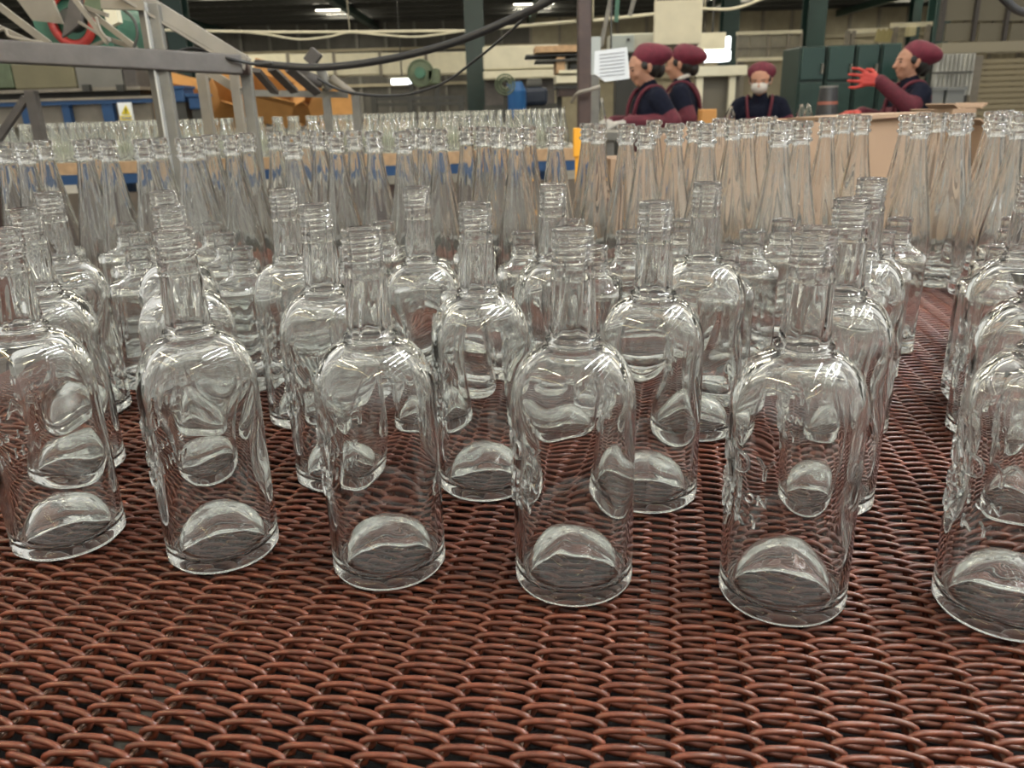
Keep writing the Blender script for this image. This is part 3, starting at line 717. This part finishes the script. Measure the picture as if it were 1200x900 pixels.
c = at(626, 100, 8.3); MB().cyl(c + Vector((-.07, 0, 0)), c + Vector((.07, 0, 0)), .06, seg=18).build('motor', M_DARK, pm)
q = at(628, 124, 8.35); MB().box((q.x, 8.37, (q.z + FLOOR) / 2), (.2, .3, q.z - FLOOR)).build('base', M_DARK, pm)
# board rack around the brown post
rk = empty('board_rack', (at(655, 90, 6.2).x, 6.2, FLOOR), 'dark rack stacked with boards and offcuts behind the brown post', 'rack')
for (x0, y0, x1, y1, Y, m_, nm) in ((627, 53, 690, 61, 6.2, M_WOOD, 'board'), (616, 63, 690, 66, 6.25, M_DARK, 'board'), (628, 69, 690, 72, 6.2, M_DARK, 'board'), (652, 67, 662, 86, 6.22, M_WOOD, 'offcut'),
                                (655, 82, 680, 86, 6.18, M_CREAM, 'offcut'), (668, 66, 690, 82, 6.3, M_DARK, 'block'), (652, 88, 696, 97, 6.2, M_CREAM, 'shelf'), (652, 99, 700, 104, 6.25, M_DARK, 'shelf'), (655, 104, 676, 113, 6.25, M_BROWN, 'block')):
    mb = MB(); pbox(mb, x0, y0, x1, y1, Y, .35, .004); mb.build(nm, m_, rk)
for a_ in (655, 700):
    q = at(a_, 100, 6.5); MB().box((q.x, 6.5, (q.z + FLOOR) / 2), (.04, .04, q.z - FLOOR)).build('leg', M_DARK, rk)
bp_ = empty('brown_post', (at(684, 80, 3.1).x, 3.1, FLOOR), 'rusty brown square steel post standing in front of the workers', 'post')
q = at(684.5, -30, 3.1)
MB().box((q.x, 3.1, (q.z + FLOOR) / 2), (.048, .048, q.z - FLOOR), bevel=.004).build('shaft', M_BROWN, bp_)
MB().box((q.x, 3.1, FLOOR + .01), (.08, .08, .02)).build('base_plate', M_BROWN, bp_)
q = at(686, 109, 3.06); MB().tube(spline([q + Vector((-.05, 0, -.03)), q + Vector((-.03, -.03, .0)), q + Vector((.01, -.03, .01)), q + Vector((.05, -.02, .02))], 6), .007, 6).build('wire_tie', M_PALE, bp_, True)
yg = MB(); c_, w_, h_ = pbox(yg, 672, 150, 682, 184, 3.0, .02, .003)
yg.bar((c_.x, 3.02, c_.z - h_ / 2), (c_.x, 3.02, FLOOR), .02, .015)
tag(yg.build('yellow_marker', M_YEL), 'yellow upright marker strip at the foot of the brown post', 'marker')
# paper, panels
pp = empty('notice_sheet', at(718, 95, 3.7), 'white printed notice sheet hanging tilted left of the workers', 'notice')
MB().poly([at(697, 60, 3.7), at(735, 55, 3.7), at(738, 92, 3.7), at(709, 96, 3.7), at(696, 86, 3.7)], .004, (0, 1, 0)).build('sheet', M_WHITE, pp)
for k in range(7):
    y = 64 + k * 4.2
    MB().poly([at(703, y, 3.695), at(732, y - 3.2, 3.695), at(732, y - 2.4, 3.695), at(703, y + .8, 3.695)], .002, (0, 1, 0)).build('text_line', M_INK, pp)
q = at(716, 57, 3.72); MB().cyl((q.x, 3.72, q.z), (q.x, 3.72, zr), .004, seg=5).build('string', M_DARK, pp)
gp = empty('partition_screen', (at(700, 60, 4.8).x, 4.8, FLOOR), 'pale grey upright panel behind the notice sheet', 'panel')
mb = MB(); pbox(mb, 691, 43, 704, 88, 4.8, .05, .004); mb.build('sheet', mat('pale_grey', (.50, .54, .52), .5), gp)
q = at(697, 88, 4.82); MB().box((q.x, 4.83, (q.z + FLOOR) / 2), (.05, .04, q.z - FLOOR)).build('leg', M_STEEL, gp)
eb = empty('electric_cabinet', (at(735, 50, 7.5).x, 7.5, FLOOR), 'grey-green electric cabinet above the caps of the workers', 'cabinet')
mb = MB(); pbox(mb, 716, 39, 768, 62, 7.5, .3, .01); mb.build('body', mat('cabinet_beige', (.46, .46, .38), .5), eb)
mb = MB(); pbox(mb, 717, 41, 743, 61, 7.47, .03, .004); mb.build('door', mat('cabinet_grey', (.38, .42, .40), .5), eb)
mb = MB(); pbox(mb, 735, 45, 738, 48, 7.45, .02); mb.build('lock', M_BLACK, eb)
q = at(742, 62, 7.6); MB().box((q.x, 7.65, (q.z + FLOOR) / 2), (.3, .2, q.z - FLOOR)).build('stand', M_DARK, eb)
hb = empty('hanging_rods', at(712, 40, 6.5), 'thin dark rods and green cord hanging from the roof', 'rods')
for a_, b_, m_ in (((704, 55), (717, -8), M_STEEL), ((722, 26), (724, -8), M_GREEN2), ((738, 18), (745, -8), M_STEEL)):
    MB().bar(at(*a_, 6.5), at(*b_, 6.5), .03, .03).build('rod', m_, hb)
    q = at(*b_, 6.5); MB().cyl(q, (q.x, q.y, zr), .012, seg=6).build('rod', m_, hb)
cb = empty('cream_board', at(795, 52, 7.0), 'blank cream board hanging above the two workers', 'board')
mb = MB(); pbox(mb, 767, 0, 823, 52, 7.0, .04, .006); mb.build('panel', M_CREAM, cb)
mb = MB(); pbox(mb, 771, 50, 818, 54, 7.02, .05); mb.build('bottom_lip', M_BROWN, cb)
for a_ in (775, 815):
    q = at(a_, 2, 7.03); MB().cyl((q.x, 7.03, q.z), (q.x, 7.03, zr), .008, seg=6).build('hanger', M_DARK, cb)
lb_ = empty('lit_lamp_box', at(838, 72, 9), 'bright lit lamp box with cream cover right of the cream board', 'lamp')
mb = MB(); pbox(mb, 820, 38, 851, 58, 9, .25, .01); mb.build('cover', M_CREAM, lb_)
mb = MB(); pbox(mb, 812, 59, 857, 72, 9, .2, .02); mb.build('tube', M_WIN, lb_)
mb = MB(); pbox(mb, 852, 42, 857, 58, 9, .2, .02); mb.build('tube', M_WIN, lb_)
q = at(835, 38, 9.1); MB().cyl((q.x, 9.1, q.z), (q.x, 9.1, zr), .012, seg=6).build('hanger', M_DARK, lb_)
bb = empty('cream_beam', (at(845, 82, 9.6).x, 9.6, FLOOR), 'cream horizontal beam with dark underside right of the workers', 'beam')
mb = MB(); pbox(mb, 815, 77, 876, 89, 9.6, .3, .01); mb.build('beam_box', M_CREAM, bb)
mb = MB(); pbox(mb, 815, 90, 866, 140, 9.8, .1); mb.build('sheet', mat('brown_grey_sheet', (.16, .145, .115), .6), bb)
for a_ in (820, 858):
    q = at(a_, 89, 9.7); MB().box((q.x, 9.7, (q.z + FLOOR) / 2), (.07, .07, q.z - FLOOR)).build('leg', M_CREAM, bb)
# window screens in the back part
wsn = empty('window_screen', (at(900, 55, 14).x, 14, FLOOR), 'beige framed window screens above the masked worker', 'screen')
for a_, b_ in ((866, 878), (879, 900), (903, 922), (926, 938)):
    mb = MB(); pbox(mb, a_, 42, b_, 67, 14.03, .02); mb.build('pane', mat('dull_pane', (.24, .22, .16), .25, 0, .1, 10), wsn)
for a_ in (865, 900.5, 923.5, 938.5):
    mb = MB(); pbox(mb, a_ - 1.3, 38, a_ + 1.3, 70, 14, .06); mb.build('mullion', M_PALE, wsn)
for y_ in (38, 55, 69):
    mb = MB(); pbox(mb, 864, y_ - (2 if y_ != 55 else .7), 940, y_ + (2 if y_ != 55 else .7), 13.99, .07); mb.build('rail', M_CREAM if y_ != 55 else M_PALE, wsn)
for a_ in (868, 936):
    q = at(a_, 70, 14.1); MB().box((q.x, 14.1, (q.z + FLOOR) / 2), (.12, .12, q.z - FLOOR)).build('post', M_PALE, wsn)
mb = MB(); pbox(mb, 866, 71, 938, 135, 14.2, .1); mb.build('lower_sheet', M_BEIGEW, wsn)
# green cabinets
for k, (a_, b_) in enumerate(((937, 967), (969, 1001), (1003, 1030), (1032, 1056))):
    Y = 9.2
    G = empty('green_cabinet', (at((a_ + b_) / 2, 90, Y).x, Y, FLOOR), 'dark green steel cabinet, %s from left in the row behind the red-gloved worker' % ORD[k], 'cabinet', 'dark green steel cabinets')
    c_, w_, h_ = prect(a_, 54 - k * 1.2, b_, 95, Y)
    top = c_.z + h_ / 2; mid = c_.z - h_ / 2
    MB().box((c_.x, Y + .3, (top + FLOOR) / 2), (w_, .56, top - FLOOR), bevel=.01).build('body', M_GREEN, G)
    gd = MB().box((c_.x, Y, (top + mid) / 2), (w_ - .03, .03, top - mid - .03), bevel=.006).build('door', mat('green_gloss', (.02, .052, .047), .22), G)
    MB().box((c_.x, Y, (mid + FLOOR) / 2), (w_ - .03, .03, mid - FLOOR - .03), bevel=.006).build('door', M_GREEN, G)
    MB().box((c_.x + w_ * .36, Y - .03, mid + .12), (.02, .04, .1)).build('handle', M_STEEL, gd)
# mezzanine railing with yellow parts
mz = empty('platform_railing', (at(1040, 40, 12.5).x, 12.5, FLOOR), 'cream platform railing with hanging yellow parts above the green cabinets', 'railing')
for a_, b_, y_ in ((994, 1040, 36), (1044, 1092, 29)):
    MB().bar(at(a_, y_ + 1, 12.5), at(b_, y_ - 1, 12.5), .05, .06).build('rail', M_CREAM, mz)
for a_, y_ in ((994, 36), (1000, 36), (1050, 32), (1088, 29)):
    q = at(a_, y_, 12.5); MB().box((q.x, 12.5, (q.z + FLOOR) / 2), (.06, .06, q.z - FLOOR)).build('post', M_PALE, mz)
for k in range(6):
    MB().bar(at(1030 + k * 3, 34 + k % 2 * 2, 12.4), at(1026 + k * 3, 49, 12.4), .03, .03).build('hanging_part', mat('dull_yellow', (.42, .36, .16), .5), mz)
mb = MB(); pbox(mb, 1066, 31, 1074, 42, 12.4, .15, .01); mb.build('lamp_body', mat('pale_yellow', (.62, .56, .33), .5), mz)
# corrugated sheets and bins
cs = empty('corrugated_sheet', (at(1118, 90, 8.4).x, 8.4, FLOOR), 'shiny corrugated metal sheets stacked beside the shutter door', 'metal sheet')
mb = MB(); n_ = 120; c_, w_, h_ = prect(1093, 63, 1139, 112, 8.4); vs = []
for k in range(n_ + 1):
    x = c_.x - w_ / 2 + w_ * k / n_; y = 8.4 + .03 * math.sin(k / n_ * 9 * 2 * PI)
    vs.append([mb.bm.verts.new((x, y + d_, z)) for d_, z in ((0, c_.z + h_ / 2), (0, c_.z - h_ / 2), (.008, c_.z - h_ / 2), (.008, c_.z + h_ / 2))])
for A_, B_ in zip(vs[:-1], vs[1:]):
    for j in range(4): mb.bm.faces.new((A_[j], A_[(j + 1) % 4], B_[(j + 1) % 4], B_[j]))
mb.bm.faces.new(vs[0]); mb.bm.faces.new(vs[-1][::-1])
mb.build('sheet', M_GALV, cs, False)
mb = MB(); pbox(mb, 1092, 84, 1140, 86, 8.33, .03); mb.build('strap', M_DARK, cs)
for a_ in (1096, 1136):
    q = at(a_, 64, 8.5); MB().box((q.x, 8.5, (q.z + FLOOR) / 2), (.05, .05, q.z - FLOOR)).build('post', M_DARK, cs)
for a_, b_, lab in ((1090, 1104, 'narrow grey bin beside the back of the red-gloved worker'), (1107, 1128, 'wide grey bin below the corrugated sheets')):
    c_, w_, h_ = prect(a_, 104, b_, 130, 8.0); E_ = empty('grey_bin', (c_.x, 8.0, FLOOR), lab, 'bin')
    MB().box((c_.x, 8.1, (c_.z + h_ / 2 + FLOOR) / 2), (w_, .25, c_.z + h_ / 2 - FLOOR), bevel=.01).build('body', mat('bin_grey', (.17, .18, .18), .5), E_)
    MB().box((c_.x, 8.1, c_.z + h_ / 2), (w_ + .02, .28, .03)).build('lid', mat('bin_grey', (.17, .18, .18), .5), E_)
# roller shutter door
sd = bpy.data.objects.new('door_1', None); COL.objects.link(sd); sd.location = (at(1180, 100, 11).x, 11, FLOOR); structure(sd, 'beige roller shutter door at the right')
c_, w_, h_ = prect(1142, 64, 1240, 140, 11)
mb = MB()
n_ = int((c_.z + h_ / 2 - FLOOR) / .07)
for k in range(n_): mb.box((c_.x, 11, FLOOR + (k + .5) * .07), (w_, .03, .062), bevel=.012)
o = mb.build('shutter_slats', mat('shutter_beige', (.32, .27, .17), .5), sd); o['kind'] = 'stuff'
MB().box((c_.x - w_ / 2 - .04, 10.97, (c_.z + h_ / 2 + FLOOR) / 2), (.1, .12, c_.z + h_ / 2 - FLOOR)).build('guide_rail', M_PALE, sd)
mb = MB(); pbox(mb, 1104, 48, 1250, 61, 10.9, .3, .01); mb.build('lintel_box', mat('lintel_beige', (.36, .32, .23), .55), sd)
for k, a_ in enumerate((1104, 1143, 1180, 1220)):
    mb = MB(); pbox(mb, a_, -14, a_ + 4, 48, 10.95, .08); mb.build('frame_bar', M_GREYP, sd)
    mb = MB(); pbox(mb, a_ + 4, -14, a_ + 38, 24, 11.0, .04); mb.build('upper_panel', mat('panel_dark_beige', (.19, .17, .12), .6), sd)
    mb = MB(); pbox(mb, a_ + 4, 27, a_ + 38, 48, 11.0, .04); mb.build('upper_panel', mat('panel_dark_beige', (.19, .17, .12), .6), sd)
# dark cone with band, cartons on the right
cn = empty('dark_canister', (at(966, 130, 3.4).x, 3.4, FLOOR), 'black tapered canister with a reddish band in front of the green cabinets', 'canister')
q0, q1 = at(966, 160, 3.4), at(968, 103, 3.4)
MB().cyl((q0.x, 3.4, q0.z), (q0.x, 3.4, q1.z), 14.5 / ppm(3.4), 10 / ppm(3.4), 24).build('body', M_BLACK, cn, False)
zb = q0.z + (q1.z - q0.z) * .66
MB().cyl((q0.x, 3.4, zb), (q0.x, 3.4, zb + .012), 11.7 / ppm(3.4), 11.4 / ppm(3.4), 24).build('band', mat('reddish_band', (.25, .07, .04), .5), cn)
MB().cyl((q0.x, 3.4, q1.z), (q0.x, 3.4, q1.z + .008), 10.4 / ppm(3.4), seg=24).build('rim', M_STEEL, cn)
MB().cyl((q0.x, 3.4, FLOOR), (q0.x, 3.4, q0.z), .03, seg=12).build('stand', M_DARK, cn)
oc = empty('orange_carton', (at(831, 135, 4.9).x, 4.9, FLOOR), 'small orange carton right of the second worker', 'carton')
mb = MB(); c_, w_, h_ = pbox(mb, 822, 128, 840, 145, 4.9, .1, .006); mb.build('body', mat('orange_card', (.62, .30, .09), .7), oc)
MB().box((c_.x, 4.95, (c_.z - h_ / 2 + FLOOR) / 2), (w_ * .6, .06, c_.z - h_ / 2 - FLOOR)).build('stand', M_DARK, oc)
# tan cardboard sheets along the rear of the belt
tb = empty('cardboard_sleeve', (at(930, 175, 2.25).x, 2.25, FLOOR), 'long tan cardboard sheet standing upright behind the tapered bottles', 'cardboard')
for k, (a_, b_, t_) in enumerate(((792, 860, 146), (861, 930, 144), (931, 1000, 143), (1001, 1092, 139))):
    c_, w_, h_ = prect(a_, t_, b_, 215, 2.2 + .03 * (k % 2)); top = c_.z + h_ / 2
    MB().box((c_.x, 2.2 + .03 * (k % 2), (top + FLOOR) / 2), (w_, .012, top - FLOOR)).build('panel', M_CARDL, tb)
q0, q1 = at(1004, 141, 2.21), at(1090, 135, 2.21)
MB().poly([q0, q1, q1 + Vector((0, .55, -.01)), q0 + Vector((0, .55, -.01))], .01, (0, 0, 1)).build('flap', M_CARDL, tb)
for (a_, b_, t_, Y, rz, lab) in ((1096, 1118, 133, 3.1, .2, 'crumpled tan carton between the tapered bottles at right'), (1119, 1144, 127, 2.75, -.2, 'peaked tan carton in front of the grey bins'), (1152, 1215, 145, 2.35, .05, 'dull brown carton behind the bottles at the right edge'), (770, 800, 158, 2.9, .1, 'tan carton low behind the bottles right of the workers'), (712, 742, 186, 2.9, .1, 'tan carton low behind the bottles beside the yellow marker')):
    c_, w_, h_ = prect(a_, t_, b_, 215, Y); top = c_.z + h_ / 2
    E_ = empty('tan_carton', (c_.x, Y, FLOOR), lab, 'box')
    MB().box((c_.x, Y + .1, (top + FLOOR) / 2), (w_, .2, top - FLOOR), Matrix.Rotation(rz, 3, 'Z')).build('body', M_CARDL, E_)
    R_ = Matrix.Rotation(.5, 3, 'Y')
    for s_ in (-1, 1):
        R_ = Matrix.Rotation(s_ * .9, 3, 'Y'); MB().box(Vector((c_.x + s_ * w_ * .5, Y + .1, top)) + R_ @ Vector((0, 0, .012)), (.005, .19, .024), R_).build('flap', M_CARDL, E_)

# ------------------------------------------------------------------ workers
HD = {'skin': 0, 'navy': 1, 'maroon': 2, 'glove': 3, 'dark': 4}
def worker(label, px, py, Y, rz, scale, armL, armR, glove, tilt=.25, turn=0.0, lean=0.0, masked=False, collar=False):
    """local frame: faces +x, left hand side is +y, feet at z=0. arm = (elbow, wrist, hand direction, curl)"""
    prim = []                                        # (a, b, ra, rb, tag)
    def cap(a, b, ra, rb, tg): prim.append((Vector(a), Vector(b), ra, rb, tg))
    Ln = Matrix.Translation((0, 0, .9)) @ Matrix.Rotation(lean, 4, 'Y') @ Matrix.Translation((0, 0, -.9))
    def T(p): return Ln @ Vector(p)
    for s_ in (-1, 1):
        cap((0, s_ * .085, .86), (.02, s_ * .09, .47), .092, .062, 'navy'); cap((.02, s_ * .09, .47), (-.01, s_ * .09, .09), .064, .048, 'navy')
        cap((-.03, s_ * .09, .045), (.14, s_ * .10, .035), .042, .034, 'dark')
        cap((0, s_ * .07, .90), T((0, s_ * .075, 1.06)), .105, .10, 'navy'); cap(T((.0, s_ * .075, 1.06)), T((-.005, s_ * .085, 1.22)), .105, .105, 'navy')
        cap(T((-.005, s_ * .085, 1.22)), T((-.01, s_ * .13, 1.285)), .09, .07, 'navy')
    cap((0, 0, .92), T((0, 0, 1.2)), .115, .12, 'navy')
    cap(T((-.01, 0, 1.30)), T((.0, 0, 1.355)), .078, .062, 'navy')          # jacket collar
    cap(T((0, 0, 1.33)), T((.012, 0, 1.43)), .052, .050, 'skin')
    Hm = Matrix.Translation(T((.0, 0, 1.40))) @ Matrix.Rotation(turn, 4, 'Z') @ Matrix.Rotation(tilt, 4, 'Y')
    def h(x, y, z): return Hm @ Vector((x, y, z))
    cap(h(-.02, 0, .09), h(.02, 0, .10), .082, .080, 'skin'); cap(h(.03, 0, .03), h(.045, 0, .075), .058, .066, 'skin')
    cap(h(.055, 0, .005), h(.062, 0, .012), .034, .034, 'skin')              # chin
    cap(h(.098, 0, .082), h(.116, 0, .056), .010, .0155, 'skin')             # nose
    for s_ in (-1, 1):
        cap(h(.004, s_ * .078, .05), h(-.004, s_ * .082, .085), .012, .015, 'skin')  # ears
        cap(h(.082, s_ * .036, .10), h(.09, s_ * .015, .102), .012, .012, 'skin')    # brow ridge
        cap(h(.075, s_ * .038, .055), h(.08, s_ * .03, .05), .022, .02, 'skin')      # cheek
    cap(h(.094, -.016, .030), h(.094, .016, .030), .0095, .0095, 'skin')     # lips
    for s_, (el, wr, hdir, curl, *opt) in ((1, armL), (-1, armR)):
        sh = T((-.01, s_ * .165, 1.275)); el = Vector(el); wr = Vector(wr)
        cap(sh, el, .066, .056, 'navy'); cap(el, wr, .058, .044, 'maroon')
        mid = sh.lerp(el, .55); cap(mid, el, .060, .058, 'maroon')
        d = Vector(hdir).normalized(); side = Vector(opt[0]) if opt else Vector((0, -s_, 0)); side = (side - d * side.dot(d)).normalized(); nrm = d.cross(side).normalized()
        if (nrm.y > 0 if opt else nrm.z > 0): nrm = -nrm
        G = 1.22                                     # gloves bulk the hand out
        for o_ in (-.022, 0, .022): cap(wr + d * .012 + side * o_ * .6, wr + d * .082 * G + side * o_ * G, .022, .019, 'glove')
        for k, (o_, ln) in enumerate(((-.034, .062), (-.0115, .076), (.0115, .080), (.034, .070))):
            o_ *= G; ln *= G; sp_ = .45 if opt else .15
            a = wr + d * .088 * G + side * o_; b = a + (d * math.cos(curl * .6) + nrm * math.sin(curl * .6)) * ln * .5 + side * o_ * sp_
            c = b + (d * math.cos(curl * 1.5) + nrm * math.sin(curl * 1.5)) * ln * .5
            cap(a - d * .012, b, .0118, .0112, 'glove'); cap(b, c, .0112, .0096, 'glove')
        a = wr + d * .035 + side * .034; b = a + (d * .6 + side * .7 + nrm * .3).normalized() * .042; c = b + (d * .9 + side * .1 + nrm * .5).normalized() * .038
        cap(a, b, .0150, .0125, 'glove'); cap(b, c, .0125, .0105, 'glove')
    bm = bmesh.new()
    for a, b, ra, rb, tg in prim:
        z = b - a; L = max(z.length, 1e-5); q = Vector((0, 0, 1)).rotation_difference(z)
        M_ = Matrix.Translation((a + b) / 2) @ q.to_matrix().to_4x4()
        r_ = bmesh.ops.create_cone(bm, cap_ends=True, segments=14, radius1=ra, radius2=rb, depth=L); bmesh.ops.transform(bm, matrix=M_, verts=r_['verts'])
        for c_, rr in ((a, ra), (b, rb)):
            r_ = bmesh.ops.create_icosphere(bm, subdivisions=2, radius=rr); bmesh.ops.translate(bm, vec=c_, verts=r_['verts'])
    me = bpy.data.meshes.new('tmp'); bm.to_mesh(me); bm.free()
    to = bpy.data.objects.new('tmp', me); COL.objects.link(to)
    md = to.modifiers.new('r', 'REMESH'); md.mode = 'VOXEL'; md.voxel_size = .0065
    sm = to.modifiers.new('s', 'SMOOTH'); sm.factor = .5; sm.iterations = 3
    dg = bpy.context.evaluated_depsgraph_get(); dg.update()
    body = bpy.data.meshes.new_from_object(to.evaluated_get(dg)); bpy.data.objects.remove(to); bpy.data.meshes.remove(me)
    n_ = len(body.polygons); C_ = np.empty(n_ * 3); body.polygons.foreach_get('center', C_); C_ = C_.reshape(-1, 3)
    best = np.full(n_, 9.); idx = np.zeros(n_, int)
    for a, b, ra, rb, tg in prim:
        A = np.array(a); D = np.array(b - a); L2 = max(D @ D, 1e-9); t = np.clip((C_ - A) @ D / L2, 0, 1)
        d = np.linalg.norm(C_ - A - t[:, None] * D, axis=1) - (ra + (rb - ra) * t)
        mk = d < best; best[mk] = d[mk]; idx[mk] = HD[tg]
    for m_ in (M_SKIN, M_NAVY, M_MAROON, glove, M_DARK): body.materials.append(m_)
    body.polygons.foreach_set('material_index', idx.astype(np.int32)); body.polygons.foreach_set('use_smooth', np.ones(n_, bool))
    P = bpy.data.objects.new('person', body); COL.objects.link(P)
    tag(P, label, 'person', 'workers at the far tables')
    hp = at(px, py, Y); P.location = (hp.x, Y, FLOOR); P.rotation_euler = (0, 0, rz); P.scale = (scale,) * 3
    def child(name, mb, m, sub=1):
        me_ = mb.mesh(name); o = link(name, me_, m, P, True)
        if sub:
            s2 = o.modifiers.new('s', 'SUBSURF'); s2.levels = sub; s2.render_levels = sub
        return o
    # puffy cap: gathered crown with band
    mb = MB(); rows = []; hc = Vector((-.016, 0, .068)); ct = Matrix.Rotation(-.36, 3, 'Y')
    prof = [(1.04, .002), (1.09, .024), (1.27, .040), (1.42, .068), (1.36, .100), (1.10, .126), (.70, .142), (.25, .147)]
    for f_, z_ in prof:
        ring = []
        for k in range(20):
            a = k * 2 * PI / 20; g_ = 1 + (.035 * math.sin(a * 7 + z_ * 60) + .02 * math.sin(a * 3 + 1) if z_ > .03 else 0)
            p = ct @ Vector((.094 * f_ * g_ * math.cos(a) - (.028 * (f_ - 1) * 6 * .25 if z_ > .03 else 0) - max(0, z_ - .03) * .25, .085 * f_ * g_ * math.sin(a), z_)) + hc
            ring.append(mb.bm.verts.new(Hm @ p))
        rows.append(ring)
    for A, B in zip(rows[:-1], rows[1:]):
        for k in range(20): mb.bm.faces.new((A[k], A[(k + 1) % 20], B[(k + 1) % 20], B[k]))
    mb.bm.faces.new(rows[-1]); mb.bm.faces.new(rows[0][::-1])
    child('cap', mb, M_HAT)
    mb = MB(); mb.ball(h(-.042, 0, .070), (.070, .086, .080), 18); mb.ball(h(-.085, 0, .035), (.045, .055, .055), 14)
    for s_ in (-1, 1): mb.ball(h(.016, s_ * .074, .092), (.034, .014, .030), 10)
    child('hair', mb, M_HAIR)
    for s_ in (-1, 1):
        child('eye', MB().ball(h(.0925, s_ * .031, .083), (.009, .013, .0065), 10), M_HAIR, 0)
        child('eyebrow', MB().bar(h(.101, s_ * .016, .103), h(.090, s_ * .050, .102), .007, .006), M_HAIR, 0)
    if masked:
        mb = MB(); mb.ball(h(.068, 0, .040), (.063, .068, .056), 18); child('face_mask', mb, M_MASK)
        for s_ in (-1, 1): child('mask_strap', MB().tube([h(.07, s_ * .055, .05), h(.03, s_ * .078, .065), h(-.005, s_ * .086, .075)], .003, 5), M_MASK, 0)
    if collar:
        child('scarf', MB().tube([T((.03, .05, 1.37)), T((-.02, .066, 1.385)), T((-.06, .03, 1.40)), T((-.06, -.03, 1.40)), T((-.02, -.066, 1.385)), T((.03, -.05, 1.37))], .017, 8), M_GLOVEW)
    # apron straps and back tie
    for s_ in (-1, 1):
        child('apron_strap', MB().tube(spline([T((.128, s_ * .06, 1.08)), T((.122, s_ * .085, 1.22)), T((.06, s_ * .10, 1.335)), T((-.05, s_ * .09, 1.345)), T((-.118, s_ * .05, 1.25)), T((-.135, -s_ * .02, 1.12)), T((-.12, -s_ * .12, 1.0))], 5), .013, 6), M_MAROON, 0)
    child('apron', MB().poly([T((.115, -.10, 1.2)), T((.115, .10, 1.2)), Vector((.125, .16, .95)), Vector((.125, .17, .6)), Vector((.125, -.17, .6)), Vector((.125, -.16, .95))], .012, (1, 0, 0)), M_MAROON, 0)
    mb = MB(); mb.ball(T((-.135, 0, 1.10)), (.02, .05, .03), 10); mb.ball(T((-.14, .045, 1.075)), (.016, .035, .04), 10); mb.ball(T((-.14, -.045, 1.075)), (.016, .035, .04), 10)
    child('apron_bow', mb, M_MAROON, 0)
    return P
worker('worker in maroon cap and navy jacket, head bowed, white gloves on a bottle', 767, 70, 5.2, PI + .12, .945,
       ((-.06, .235, 1.13), (.20, .15, 1.14), (1, -.15, -.12), .9), ((.0, -.235, 1.12), (.24, -.10, 1.14), (1, .2, -.1), .9), M_GLOVEW, tilt=.30, turn=.05, lean=.08)
worker('worker with pale scarf and maroon cap standing behind the bowed worker', 803, 68, 6.1, PI - .35, .975,
       ((-.08, .23, 1.10), (.17, .17, 1.09), (1, -.1, -.2), .8), ((0, -.23, 1.10), (.22, -.10, 1.10), (1, .2, -.2), .8), M_GLOVEW, tilt=.12, turn=.0, lean=.04, collar=True)
worker('masked worker in maroon cap facing the camera, arms folded forward', 892, 90, 6.4, -PI / 2 - .30, .90,
       ((.08, .25, 1.11), (.24, .04, 1.13), (.25, -1, -.1), .8), ((.08, -.26, 1.10), (.26, -.06, 1.11), (.4, .9, -.1), .8), M_GLOVER, tilt=.26, turn=-.1, lean=.14, masked=True)
worker('worker in bright maroon cap reaching out a raised red glove', 1074, 68, 5.4, PI - .05, .935,
       ((.10, .24, 1.19), (.29, .17, 1.36), (1, -.1, .18), .35, (0, -.15, 1)), ((.08, -.24, 1.10), (.28, -.12, 1.16), (1, .1, 0), .6), M_GLOVER, tilt=.02, turn=.06, lean=.05)
# bottle held by the bowed worker and their tables
hb_ = link('tapered_bottle', FAR); q = at(705, 152, 4.85); hb_.location = q; tag(hb_, 'clear bottle held upright by the white-gloved worker', 'bottle')
wt = empty('work_table', (at(760, 170, 4.9).x, 4.9, FLOOR), 'grey sorting table in front of the two workers', 'table')
tx0, tx1 = at(696, 160, 4.8).x, at(812, 160, 4.8).x; tz = q.z - .002
MB().box(((tx0 + tx1) / 2, 4.66, tz - .02), (tx1 - tx0, .5, .04)).build('top', M_STEEL, wt)
for x in (tx0 + .05, tx1 - .05):
    for y in (4.46, 4.86): MB().box((x, y, (tz - .04 + FLOOR) / 2), (.04, .04, tz - .04 - FLOOR)).build('leg', M_STEEL, wt)
w2 = empty('work_table', (at(890, 140, 5.7).x, 5.7, FLOOR), 'sorting table with glassware in front of the masked worker', 'table')
tx0, tx1 = at(838, 140, 5.6).x, at(962, 140, 5.6).x; tz2 = at(890, 142, 5.4).z
MB().box(((tx0 + tx1) / 2, 5.7, tz2 - .02), (tx1 - tx0, .5, .04)).build('top', M_WOOD, w2)
for x in (tx0 + .05, tx1 - .05):
    for y in (5.5, 5.9): MB().box((x, y, (tz2 - .04 + FLOOR) / 2), (.04, .04, tz2 - .04 - FLOOR)).build('leg', M_STEEL, w2)
for k, (px_, lab) in enumerate(((856, 'clear jar on the table at the elbow of the masked worker'), (938, 'upright clear jar on the table beside the black canister'), (946, 'second clear jar on the table beside the black canister'))):
    b = link('far_bottle', FAR); b.location = (at(px_, 140, 5.6).x, 5.6, tz2); b.scale = (1.1, 1.1, .55); b['label'] = lab; tag(b, lab, 'jar')
